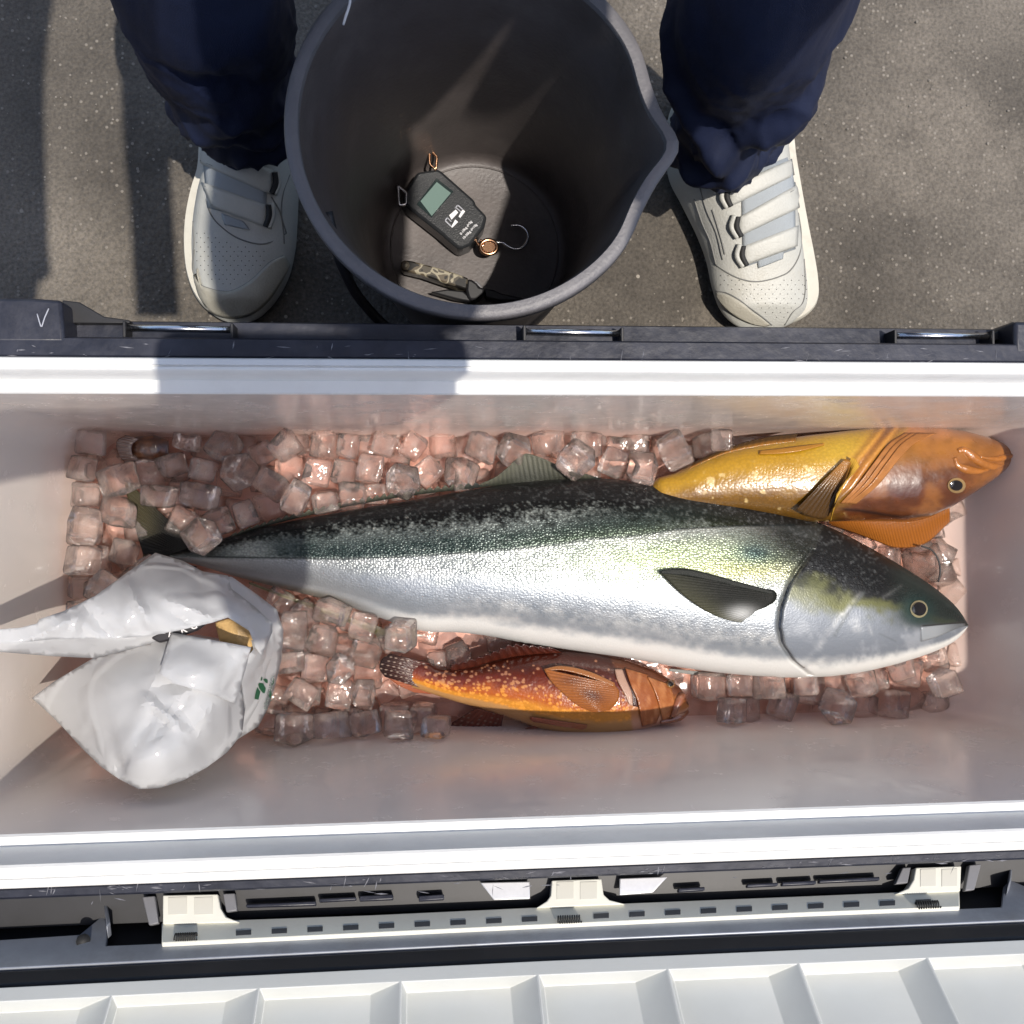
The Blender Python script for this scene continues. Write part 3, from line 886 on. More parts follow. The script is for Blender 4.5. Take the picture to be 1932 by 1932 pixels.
def shoe(parent, name, xl, xr, ztp, lab):
    xl = np.array(xl, float); xr = np.array(xr, float)
    y0, y1 = xl[0, 0], xl[-1, 0]
    NS, NU = 90, 40
    z0 = .022
    t = (1 - np.cos(np.linspace(0, PI, NS))) / 2
    py = y0 + (y1 - y0) * (np.linspace(0, 1, NS) * .35 + t * .65)
    cl = curve(np.c_[xl[:, 0], xl[:, 1]], 400); cr = curve(np.c_[xr[:, 0], xr[:, 1]], 400)
    L_ = np.interp(py, cl[:, 0], cl[:, 1]); R_ = np.interp(py, cr[:, 0], cr[:, 1])
    zt = np.interp(py, *zip(*ztp))
    k = np.ones(9) / 9
    zt = np.convolve(np.r_[[zt[0]] * 4, zt, [zt[-1]] * 4], k, 'valid')
    ends = np.minimum((py - y0) / 30, (y1 - py) / 42).clip(0, 1) ** .5
    v = []

    def sec(u, i, grow=0.0):
        # u -1..1 across; superellipse dome standing on z0
        a = abs(u)
        xx = np.sign(u) * (1 - (1 - a) ** 1.7)
        h = (1 - abs(xx) ** 2.7) ** (1 / 2.1)
        mid = (L_[i] + R_[i]) / 2; hw = (R_[i] - L_[i]) / 2
        b = P(mid + hw * xx * .965, py[i], .05)
        z = z0 + (zt[i] * (.35 + .65 * ends[i]) - z0) * h
        b[2] = z
        return b
    for i in range(NS):
        for j in range(NU + 1):
            v.append(sec(-1 + 2 * j / NU, i))
    up = mesh(name, v, grid_faces(NS, NU + 1), M["leather"], parent)
    up["label"] = lab
    A = np.array(v).reshape(NS, NU + 1, 3)
    from mathutils.bvhtree import BVHTree
    bvh = BVHTree.FromPolygons([tuple(x) for x in v], grid_faces(NS, NU + 1))

    def S(px, pyy, off=.0015):
        d = Vector(R @ np.array([px - CX, -(pyy - CY), -F])).normalized()
        hit, nrm, _, _ = bvh.ray_cast(Vector((0, 0, H)), d)
        if hit is None:
            n_, nrm, _, _ = bvh.find_nearest(Vector(P(px, pyy, .05)))
            hit = n_
        if nrm.z < 0:
            nrm = -nrm
        return np.array(hit + nrm * off)
    # sole: two-step band round the foot
    ol = [(L_[i], py[i]) for i in range(0, NS, 2)] + [(R_[i], py[i]) for i in range(NS - 1, -1, -2)]
    c = np.array([P(x, y, .02) for x, y in ol]); ctr = c.mean(0)

    def rg(s, z):
        return [tuple(ctr[:2] + (p[:2] - ctr[:2]) * s) + (z,) for p in c]
    loft("sole", [rg(.95, .0), rg(.985, .002), rg(1.0, .008), rg(1.005, .018), rg(1.0, .026), rg(.985, .029), rg(.93, .029)], M["sole"], up, True, True, deg=50)
    return up, S


def patch(name, poly, S, m, parent, thick=.0016, off=.0005, res=10, flat=.0):
    """Quilted patch over the surface S: poly is a 4-corner photo outline."""
    a, b, c, d = [np.array(p, float) for p in poly]
    v = []
    nu, nv = res, 6
    for i in range(nu + 1):
        for j in range(nv + 1):
            u, w = i / nu, j / nv
            p = (a * (1 - u) + b * u) * (1 - w) + (d * (1 - u) + c * u) * w
            e = min(u, 1 - u, w * .6, (1 - w) * .6)
            v.append(S(p[0], p[1], off + thick * min(1, e / .08)))
    o = mesh(name, v, grid_faces(nu + 1, nv + 1), m, parent)
    md = o.modifiers.new("solid", 'SOLIDIFY'); md.thickness = thick; md.offset = -1
    return o


def patch2(name, A, B, S, m, parent, off=.0012, nu=30, nv=8):
    a, b = curve(A, nu), curve(B, nu)
    v = [S(*(a[i] * (1 - j / nv) + b[i] * j / nv), off * min(1, (j + .3) * 2)) for i in range(nu) for j in range(nv + 1)]
    o = mesh(name, v, grid_faces(nu, nv + 1), m, parent)
    md = o.modifiers.new("solid", 'SOLIDIFY'); md.thickness = .0012; md.offset = -1
    return o


def dots(name, S, box_, step, keep, m, parent):
    v, f = [], []
    x0, y0, x1, y1 = box_
    r = 0
    y = y0
    while y < y1:
        x = x0 + (step / 2 if r % 2 else 0)
        while x < x1:
            if keep(x, y):
                c = S(x, y, .0004); b = len(v)
                for k in range(6):
                    v.append(c + .0006 * np.array([math.cos(k * PI / 3), math.sin(k * PI / 3), 0]))
                f.append(tuple(range(b, b + 6)))
            x += step
        y += step * .62; r += 1
    o = mesh(name, v, f, m, parent, smooth=False)
    o["kind"] = "stuff"
    return o


person = thing("person", "standing person in dark navy trousers and white velcro sneakers straddling the black bucket", "person", (.08, .46, 0))

ls, SL = shoe(person, "shoe", [(135, 430), (160, 402), (220, 388), (270, 378), (320, 374), (360, 362), (410, 352), (460, 349), (510, 353), (550, 365), (578, 384), (594, 408), (603, 440)],
              [(135, 480), (160, 520), (220, 545), (270, 556), (320, 560), (360, 561), (410, 559), (460, 555), (510, 543), (550, 522), (578, 498), (594, 475), (603, 440)],
              [(135, .09), (250, .100), (300, .100), (360, .088), (430, .070), (500, .058), (560, .050), (603, .042)], "white sneaker half in shade, two straps")
rs, SR = shoe(person, "shoe", [(150, 1330), (190, 1275), (250, 1262), (320, 1268), (370, 1292), (430, 1322), (480, 1341), (530, 1352), (570, 1366), (595, 1386), (610, 1412), (617, 1448)],
              [(150, 1400), (190, 1470), (250, 1492), (300, 1499), (370, 1511), (430, 1522), (480, 1532), (530, 1540), (565, 1540), (590, 1526), (608, 1496), (617, 1448)],
              [(150, .09), (270, .102), (330, .098), (390, .088), (450, .074), (510, .060), (570, .050), (617, .042)], "white sneaker in the sun, three straps")

# right-hand shoe in the photo
patch("tongue", [(1398, 330), (1498, 292), (1500, 470), (1402, 505)], SR, M["mesh_grey"], rs, .001, 0.0, 14)
for poly in ([(1372, 355), (1497, 299), (1496, 330), (1374, 391)], [(1391, 412), (1518, 340), (1505, 392), (1392, 446)], [(1399, 466), (1503, 426), (1501, 464), (1402, 501)]):
    st = patch("strap", poly, SR, M["leather"], rs, .0014, .0016, 12)
    a, b, c, d = [np.array(p, float) for p in poly]
    for e0, e1 in ((a * .87 + d * .13, b * .87 + c * .13), (a * .13 + d * .87, b * .13 + c * .87)):
        tube("stitching", [SR(*(e0 + (e1 - e0) * t), .0034) for t in np.linspace(.04, .9, 10)], .0004, M["seam"], st, n=20, sides=5)
for (x, ya, yb, dx) in ((1368, 350, 391, 5), (1386, 406, 448, 6), (1396, 461, 503, 6)):
    tube("strap_loop", [SR(x, ya, .003), SR(x - 5, (ya + yb) / 2, .0035), SR(x + dx, yb, .003)], .0034, M["leather"], rs, n=14)
    tube("strap_slot", [SR(x + 6, ya + 2, .0035), SR(x + 4, (ya + yb) / 2, .004), SR(x + 6 + dx, yb - 2, .0035)], .0034, M["dark"], rs, n=14)
patch2("toe_cap", [(1352, 552), (1372, 556), (1394, 567), (1418, 586), (1441, 603), (1452, 612)], [(1354, 558), (1363, 573), (1378, 588), (1398, 601), (1420, 610), (1444, 614)], SR, M["leather2"], rs)
patch("vamp_window", [(1428, 488), (1478, 472), (1476, 488), (1430, 506)], SR, M["mesh_grey"], rs, .0008, .0005)
for pts in ([(1351, 549), (1372, 553), (1394, 565), (1418, 583), (1441, 600), (1456, 613)], [(1352, 556), (1374, 561), (1396, 574), (1420, 592), (1440, 608)],
            [(1349, 498), (1370, 513), (1394, 525), (1418, 531), (1441, 530), (1470, 522), (1491, 510), (1508, 480), (1516, 440), (1513, 400)],
            [(1527, 487), (1531, 520), (1532, 550), (1527, 575), (1507, 600), (1480, 613)],
            [(1310, 375), (1325, 420), (1340, 455), (1351, 498)], [(1318, 345), (1333, 395), (1352, 440), (1364, 490)], [(1344, 395), (1352, 420), (1362, 455), (1368, 480)]):
    tube("seam", [SR(x, y, .0004) for x, y in pts], .0008, M["seam"], rs, n=40, sides=5)
dots("perforation", SR, (1360, 520, 1530, 606), 14, lambda x, y: 505 + (x - 1360) * .02 < y and y > np.interp(x, [1350, 1440, 1500, 1530], [512, 540, 520, 490]) and y < np.interp(x, [1352, 1394, 1441, 1480, 1530], [540, 553, 590, 604, 560]), M["dark"], rs)
# left-hand shoe in the photo
patch("tongue", [(384, 300), (505, 322), (500, 420), (392, 392)], SL, M["mesh_grey"], ls, .001, 0.0, 12)
for poly in ([(373, 266), (514, 322), (511, 367), (376, 306)], [(383, 344), (505, 388), (501, 428), (402, 390)]):
    st = patch("strap", poly, SL, M["leather"], ls, .0014, .0016, 12)
    a, b, c, d = [np.array(p, float) for p in poly]
    for e0, e1 in ((a * .87 + d * .13, b * .87 + c * .13), (a * .13 + d * .87, b * .13 + c * .87)):
        tube("stitching", [SL(*(e0 + (e1 - e0) * t), .0034) for t in np.linspace(.04, .93, 10)], .0004, M["seam"], st, n=20, sides=5)
for (x, ya, yb) in ((515, 323, 367), (505, 383, 430)):
    tube("strap_loop", [SL(x + 5, ya, .003), SL(x + 7, (ya + yb) / 2, .003), SL(x, yb, .003)], .0034, M["leather"], ls, n=14)
    tube("strap_slot", [SL(x, ya + 2, .0035), SL(x + 1, (ya + yb) / 2, .004), SL(x - 5, yb - 2, .0035)], .0034, M["dark"], ls, n=14)
patch2("toe_cap", [(361, 505), (376, 533), (391, 543), (428, 550), (455, 541), (478, 525), (495, 508), (513, 492), (536, 482)], [(359, 520), (368, 550), (386, 578), (412, 594), (440, 599), (472, 593), (500, 572), (524, 540), (545, 500)], SL, M["leather2"], ls)
patch("vamp_window", [(418, 402), (460, 418), (472, 434), (424, 424)], SL, M["mesh_grey"], ls, .0008, .0005)
for pts in ([(353, 415), (358, 460), (364, 507), (376, 533), (391, 543), (428, 550), (455, 541), (478, 525), (495, 508), (511, 493), (534, 483)],
            [(358, 470), (366, 515), (380, 540), (394, 550), (428, 556), (458, 547), (482, 531), (505, 508)],
            [(383, 345), (396, 400), (420, 430), (455, 452), (500, 460), (540, 440)], [(512, 372), (528, 400), (534, 430), (536, 460)],
            [(546, 330), (534, 365), (531, 405), (540, 440)]):
    tube("seam", [SL(x, y, .0004) for x, y in pts], .0008, M["seam"], ls, n=40, sides=5)
dots("perforation", SL, (372, 440, 505, 545), 14, lambda x, y: y > np.interp(x, [370, 420, 480], [430, 452, 470]) and y < np.interp(x, [365, 391, 428, 478, 511], [500, 532, 540, 514, 486]), M["dark"], ls)


def leg(name, path, folds, seed, bands=()):
    """path: (z, x, y, rx, ry)"""
    p = np.array(path, float)
    zs = np.r_[np.linspace(p[0, 0], .36, 90), np.linspace(.37, p[-1, 0], 30)]
    NT = 120
    v = []
    cen = [np.array([np.interp(z, p[:, 0], p[:, k]) for k in range(1, 5)]) for z in zs]
    for z, (x, y, rx, ry) in zip(zs, cen):
        for j in range(NT):
            th = 2 * PI * j / NT
            cx_, sy_ = math.cos(th), math.sin(th)
            d = folds * noise.noise((cx_ * 1.6 + seed, sy_ * 1.6, z * 9)) * 1.3
            hem = math.exp(-((z - p[0, 0]) / .09) ** 2)
            d += .010 * hem * math.sin(z * 150 + 3.0 * math.sin(th * 1.0 + seed) + 2 * noise.noise((cx_ * 2, sy_ * 2, z * 12 + seed))) * (.4 + .6 * noise.noise((cx_ * 1.3, sy_ * 1.3, seed)))
            d += .0014 * noise.noise((cx_ * 9, sy_ * 9, z * 60))
            rdg = 1 - abs(noise.noise((cx_ * 2.2 + 5 * seed, sy_ * 2.2, z * 17 + .6 * th)))
            d += .006 * (rdg ** 5 - .4) * math.exp(-((z - p[0, 0]) / .22) ** 2)
            for (t0, z0, tilt, w, amp) in bands:
                dt = (th - t0 + PI) % (2 * PI) - PI
                e = (z - z0 - tilt * dt) / w
                d += 1.5 * amp * math.exp(-e * e) * math.exp(-(dt / .9) ** 2)
            if z < p[0, 0] + .006:
                d += .0012
            v.append((x + (rx + d) * cx_, y + (ry + d) * sy_, z + .012 * sy_ * hem))
    # turn the cloth in at the hem
    n0 = len(zs)
    inner = []
    for k, (ds, dz) in enumerate(((-.004, .002), (-.006, .03))):
        x, y, rx, ry = cen[0]
        inner.append([(x + (rx + ds) * math.cos(2 * PI * j / NT), y + (ry + ds) * math.sin(2 * PI * j / NT), zs[0] + dz + .012 * math.sin(2 * PI * j / NT)) for j in range(NT)])
    rings = inner[::-1] + [v[i * NT:(i + 1) * NT] for i in range(n0)]
    return loft(name, rings, M["trousers"], person, deg=80)


leg("trouser_leg", [(.112, -.190, .449, .055, .060), (.20, -.188, .452, .064, .064), (.35, -.184, .456, .076, .074), (.50, -.165, .485, .082, .080), (.70, -.10, .56, .10, .10), (.84, -.03, .60, .115, .12)],
    .006, 1.3, bands=((4.3, .20, .05, .022, .008), (4.9, .30, -.06, .03, -.008)))
leg("trouser_leg", [(.112, .337, .437, .060, .056), (.20, .325, .446, .070, .068), (.35, .298, .456, .080, .076), (.50, .272, .485, .084, .082), (.70, .20, .56, .10, .10), (.84, .15, .60, .115, .12)],
    .008, 4.1, bands=((4.4, .165, .05, .014, .012), (5.1, .20, -.07, .02, -.010), (4.9, .245, .06, .025, .012), (3.9, .25, -.08, .02, .011), (5.6, .30, .05, .03, -.01), (4.2, .128, .03, .007, -.006)))


def skin_figure(name, parent, verts, edges, m, sub=2):
    me = bpy.data.meshes.new(name)
    me.from_pydata([v[:3] for v in verts], edges, [])
    o = bpy.data.objects.new(name, me)
    COL.objects.link(o)
    o.modifiers.new("skin", 'SKIN')
    if not me.skin_vertices:
        me.attributes.new("skin", 'FLOAT', 'POINT')
    for i, v in enumerate(verts):
        s = me.skin_vertices[0].data[i]
        s.radius = (v[3], v[4] if len(v) > 4 else v[3])
        s.use_root = i == 0
    mm = o.modifiers.new("sub", 'SUBSURF'); mm.levels = sub; mm.render_levels = sub
    me.materials.append(m)
    if parent:
        o.parent = parent
        o.location = -Vector(WORLD_LOC[parent.name])
        WORLD_LOC[o.name] = (0, 0, 0)
    return o


# the standing person's body, bent forward, unseen; sleeves and jacket shaped to cast shade
skin_figure("body", person, [
    (.06, .61, .88, .10), (.08, .53, 1.03, .105, .09), (.13, .40, 1.21, .11, .09), (.15, .31, 1.28, .08, .07), (.16, .215, 1.36, .05), (.17, .16, 1.385, .078), (.175, .115, 1.41, .085), (.17, .10, 1.46, .06),
    (-.03, .60, .84, .085), (-.165, .485, .50, .05), (-.19, .46, .12, .026), (-.19, .38, .035, .012),
    (.15, .60, .84, .085), (.272, .485, .50, .05), (.330, .46, .12, .026), (.345, .38, .035, .012),
    (-.04, .48, 1.24, .045), (-.22, .50, 1.27, .04), (-.205, .16, 1.30, .035), (-.20, .09, 1.305, .045, .02), (-.195, .04, 1.31, .03, .014),
    (.24, .35, 1.28, .045), (.445, .32, 1.27, .038), (.41, .15, 1.30, .034), (.39, .08, 1.305, .04, .018), (.38, .03, 1.31, .02, .014)],
    [(0, 1), (1, 2), (2, 3), (3, 4), (4, 5), (5, 6), (6, 7), (0, 8), (8, 9), (9, 10), (10, 11), (0, 12), (12, 13), (13, 14), (14, 15), (3, 16), (16, 17), (17, 18), (18, 19), (19, 20), (3, 21), (21, 22), (22, 23), (23, 24), (24, 25)], M["skin"])


def body_loft(name, parent, rows, m):
    """rows: (x, y, z, half width along x, half depth) along a spine"""
    c = np.array(rows, float)
    d = np.r_[0, np.cumsum(np.linalg.norm(np.diff(c[:, :3], axis=0), axis=1))]
    q = np.linspace(0, d[-1], 26)
    c = np.stack([np.interp(q, d, c[:, k]) for k in range(5)], 1)
    rings = []
    for i in range(len(c)):
        t = unit(c[min(i + 1, len(c) - 1), :3] - c[max(i - 1, 0), :3])
        a = unit(np.array([1, 0, 0]) - t * t[0]); b = np.cross(t, a)
        e = math.sqrt(max(.04, 1 - max(0, (i - 22) / 3.2) ** 2))
        rings.append([tuple(c[i, :3] + e * (c[i, 3] * math.cos(s) * a + c[i, 4] * math.sin(s) * b)) for s in np.linspace(0, 2 * PI, 32, endpoint=False)])
    return loft(name, rings, m, parent, True, True, deg=80)


body_loft("jacket", person, [(.06, .61, .87, .19, .13), (.10, .52, 1.06, .17, .13), (.14, .40, 1.21, .16, .12), (.14, .34, 1.26, .145, .10), (.125, .28, 1.30, .112, .09), (.125, .20, 1.34, .10, .08)], M["jacket"])
body_loft("sun_blocker_hat", person, [(.18, .215, 1.43, .10, .02), (.18, .20, 1.45, .112, .06), (.175, .12, 1.455, .115, .07), (.17, .06, 1.44, .108, .02), (.16, .005, 1.43, .095, .012)], M["trousers"])  # hat made up out of view, widened to shade bucket and ground
tube("sun_blocker_blob", np.array([(.315, .40, 1.29), (.318, .34, 1.29), (.318, .27, 1.29)]), .026, M["jacket"], person, n=16, sides=14)  # blob added out of view to split the light on the bucket wall
for pts, r_ in (([(.04, .50, 1.24), (-.10, .56, 1.25), (-.20, .54, 1.27), (-.24, .38, 1.28), (-.235, .16, 1.30), (-.23, .10, 1.305)], .082),
                ([(.24, .35, 1.28), (.34, .365, 1.275), (.435, .345, 1.27), (.45, .28, 1.285), (.42, .18, 1.30), (.40, .12, 1.30)], .050)):
    tube("sleeve", np.array(pts), r_, M["jacket"], person, n=40, sides=20, taper=[(0, .75), (.4, 1), (1, 1)])
tw = []
for i in range(14):
    for j in range(8):
        y = .50 - .44 * i / 13
        tw.append((-.034 + .050 * (j / 7 - .5), y, 1.335 - .06 * (i / 13) ** 2 + .006 * math.sin(j * 1.7 + i * .4)))
o = mesh("sun_blocker_strip", tw, grid_faces(14, 8), M["paper"], person)  # strip invented out of view to cast shade between two ground streaks
o.modifiers.new("solid", 'SOLIDIFY').thickness = .006

# the photographer, behind the near side of the cooler, one hand holding the phone
shooter = thing("person", "person at the left end of the cooler, leaning over and holding a phone out", "person", (-.85, -.12, 0))
skin_figure("body", shooter, [
    (-.88, -.12, .92, .12), (-.84, -.12, 1.08, .12, .10), (-.72, -.12, 1.28, .12, .10), (-.63, -.12, 1.38, .08), (-.56, -.12, 1.45, .055), (-.50, -.12, 1.49, .085), (-.46, -.12, 1.53, .095), (-.46, -.12, 1.58, .07),
    (-.88, -.22, .85, .085), (-.86, -.24, .48, .055), (-.90, -.24, .09, .04), (-.79, -.25, .035, .035),
    (-.88, -.02, .85, .085), (-.86, .0, .48, .055), (-.90, .0, .09, .04), (-.79, .01, .035, .035),
    (-.68, -.30, 1.36, .055), (-.46, -.18, 1.30, .042), (-.18, -.07, 1.28, .036), (.02, -.085, 1.275, .045, .03), (.075, -.18, 1.265, .055, .022), (.085, -.25, 1.26, .04, .016),
    (-.68, .06, 1.36, .055), (-.82, .10, 1.08, .042), (-.72, .12, .86, .032), (-.66, .12, .80, .035, .018), (.10, -.03, 1.25, .03, .014)],
    [(0, 1), (1, 2), (2, 3), (3, 4), (4, 5), (5, 6), (6, 7), (0, 8), (8, 9), (9, 10), (10, 11), (0, 12), (12, 13), (13, 14), (14, 15), (3, 16), (16, 17), (17, 18), (18, 19), (19, 20), (20, 21), (3, 22), (22, 23), (23, 24), (24, 25), (19, 26)], M["jacket"])
ph = loft("phone", [[(x, y, z) for x, y in rrect(-.03 + e, .205 - e, -.058 + e, .034 - e, .016)] for e, z in ((.002, 1.212), (0, 1.214), (0, 1.219), (.002, 1.221))], M["black"], None, True, True)
tag(ph, "phone held flat above the middle of the cooler by the person behind it", "phone")


# ------------------------------------------------------------------ fish
class Fish:
    def __init__(s, top, bot, zc, thick, a=2.15, b=2.0, smooth=14):
        s.x0, s.x1 = top[0][0], top[-1][0]
        s.xs = np.linspace(s.x0, s.x1, 600)
        k = np.hanning(2 * smooth + 3)[1:-1]; k /= k.sum(); n = smooth

        def sm(p):
            y = np.interp(s.xs, *np.array(p, float).T)
            e = np.r_[2 * y[0] - y[n:0:-1], y, 2 * y[-1] - y[-2:-n - 2:-1]]
            return np.convolve(e, k, 'valid')
        s.yt, s.yb, s.t = sm(top), sm(bot), np.maximum(sm(thick), .0005)
        s.zc, s.a, s.b = zc, a, b

    def dz(s, x, y):
        yt, yb, t = (np.interp(x, s.xs, q) for q in (s.yt, s.yb, s.t))
        w = np.clip(np.abs((2 * y - yt - yb) / np.maximum(yb - yt, 1e-3)), 0, 1)
        return t * (1 - w ** s.a) ** (1 / s.b)

    def S(s, px, py, off=.0008):
        px = np.asarray(px, float); py = np.asarray(py, float)
        x, y = px, py
        for _ in range(6):
            z = s.zc + s.dz(x, y)
            w = P(px, py, z)
            w2 = w.copy(); w2[..., 2] = s.zc
            x, y = proj(w2)
        w = P(px, py, z + off)
        return w

    def build(s, name, paint, m, parent, ns=420, na=150, disp=None):
        xs = s.x0 + (s.x1 - s.x0) * np.linspace(0, 1, ns)
        th = np.r_[np.linspace(0, PI, na), np.linspace(PI, 2 * PI, 30)[1:-1]]
        X, T = np.meshgrid(xs, th, indexing='ij')
        yt, yb, t = (np.interp(X, s.xs, q) for q in (s.yt, s.yb, s.t))
        w = -np.cos(T)
        Y = (yt + yb) / 2 + w * (yb - yt) / 2
        dz = t * (1 - np.abs(w) ** s.a) ** (1 / s.b) * np.where(T <= PI, 1, -.75)
        V = P(X, Y, s.zc); V[..., 2] += dz
        qx, qy = proj(V)
        if disp is not None:
            V[..., 2] += np.where(T <= PI, disp(qx, qy), 0)
        c, p = paint(qx, qy)
        n = len(th)
        f = grid_faces(ns, n, True)
        f.append(tuple(range(n))[::-1]); f.append(tuple(range((ns - 1) * n, ns * n)))
        o = mesh(name, V.reshape(-1, 3), f, m, parent, cols=c.reshape(-1, 3), pars=p.reshape(-1, 3))
        return recalc_keep(o)

    def patch(s, name, A, B, paint, m, parent, off, nu=60, nv=40, thick=.0012):
        """Plate lying on the fish between photo curves A and B; off(u, v) is its lift in metres."""
        a = curve(A, nu); b = curve(B, nu)
        w = np.linspace(0, 1, nv)[None, :, None]
        q = a[:, None, :] * (1 - w) + b[:, None, :] * w
        u, v = np.meshgrid(np.linspace(0, 1, nu), np.linspace(0, 1, nv), indexing='ij')
        V = s.S(q[..., 0], q[..., 1], off(u, v))
        c, p = paint(q[..., 0], q[..., 1])
        o = mesh(name, V.reshape(-1, 3), grid_faces(nu, nv), m, parent, cols=c.reshape(-1, 3), pars=p.reshape(-1, 3))
        if o.data.polygons[len(o.data.polygons) // 2].normal.z < 0:
            o.data.flip_normals()
        md = o.modifiers.new("solid", 'SOLIDIFY'); md.thickness = thick; md.offset = -1
        return o


def recalc_keep(o):
    top = max(o.data.polygons, key=lambda p: p.center.z)
    if top.normal.z < 0:
        o.data.flip_normals()
    return o


def fin(name, A, B, m, parent, paint, nu=60, nv=16, rays=16, amp=.0007, thick=.0008, bulge=0.0, ragged=0.0):
    """Fin membrane between root curve A and edge curve B, points (px, py, z), pleated along its rays."""
    a = curve(A, nu); b = curve(B, nu)
    V = np.zeros((nu, nv, 3)); Q = np.zeros((nu, nv, 2)); UV = np.zeros((nu, nv, 2))
    for i in range(nu):
        u = i / (nu - 1)
        rg = ragged * abs(((u * rays) % 1) - .5) * 2
        for j in range(nv):
            w = j / (nv - 1) * (1 - rg)
            p = a[i] * (1 - w) + b[i] * w
            tri = abs(((u * rays) % 1) * 2 - 1)
            z = p[2] + amp * tri * min(1, w * 3) + bulge * math.sin(PI * w)
            V[i, j] = P(p[0], p[1], z); Q[i, j] = p[:2]; UV[i, j] = (u, w)
    c, pr = paint(Q[..., 0], Q[..., 1], UV[..., 0], UV[..., 1], np.abs(((UV[..., 0] * rays) % 1) * 2 - 1))
    o = mesh(name, V.reshape(-1, 3), grid_faces(nu, nv), m, parent, cols=c.reshape(-1, 3), pars=pr.reshape(-1, 3))
    nz = sum(p.normal.z for p in o.data.polygons)
    if nz < 0:
        o.data.flip_normals()
    md = o.modifiers.new("solid", 'SOLIDIFY'); md.thickness = thick; md.offset = -1
    return o


def lerp(a, b, t):
    a = np.asarray(a, float); b = np.asarray(b, float)
    t = np.asarray(t, float)[..., None]
    return a * (1 - t) + b * t


def par(shape, metal, rough, sc):
    o = np.zeros(tuple(shape) + (3,))
    o[..., 0] = metal; o[..., 1] = rough; o[..., 2] = sc
    return o


def ellipse_disc(name, S, cx, cy, rx, ry, off, dome, m, parent, rot=0.0, n=24, k=5):
    v = []
    for i in range(k + 1):
        r = 1 - i / k
        for j in range(n):
            t = 2 * PI * j / n
            x = rx * r * math.cos(t); y = ry * r * math.sin(t)
            v.append(S(cx + x * math.cos(rot) - y * math.sin(rot), cy + x * math.sin(rot) + y * math.cos(rot), off + dome * (1 - r * r)))
    f = grid_faces(k + 1, n, True)
    o = mesh(name, v, f, m, parent)
    bm = bmesh.new(); bm.from_mesh(o.data); bmesh.ops.remove_doubles(bm, verts=bm.verts, dist=1e-6); bm.to_mesh(o.data); bm.free()
    if sum(p.normal.z for p in o.data.polygons) < 0:
        o.data.flip_normals()
    return o


def eye(parent, S, cx, cy, r, rp, off, iris, px=0, py=0, ry=1.0):
    e = ellipse_disc("eye", S, cx, cy, r, r * ry, off, .004, iris, parent)
    ellipse_disc("pupil", S, cx + px, cy + py, rp, rp * ry, off + .0034, .0012, mat("pupil", (.004, .004, .005), .06, coat=1.0) if "pupil" not in bpy.data.materials else bpy.data.materials["pupil"], e)
    return e


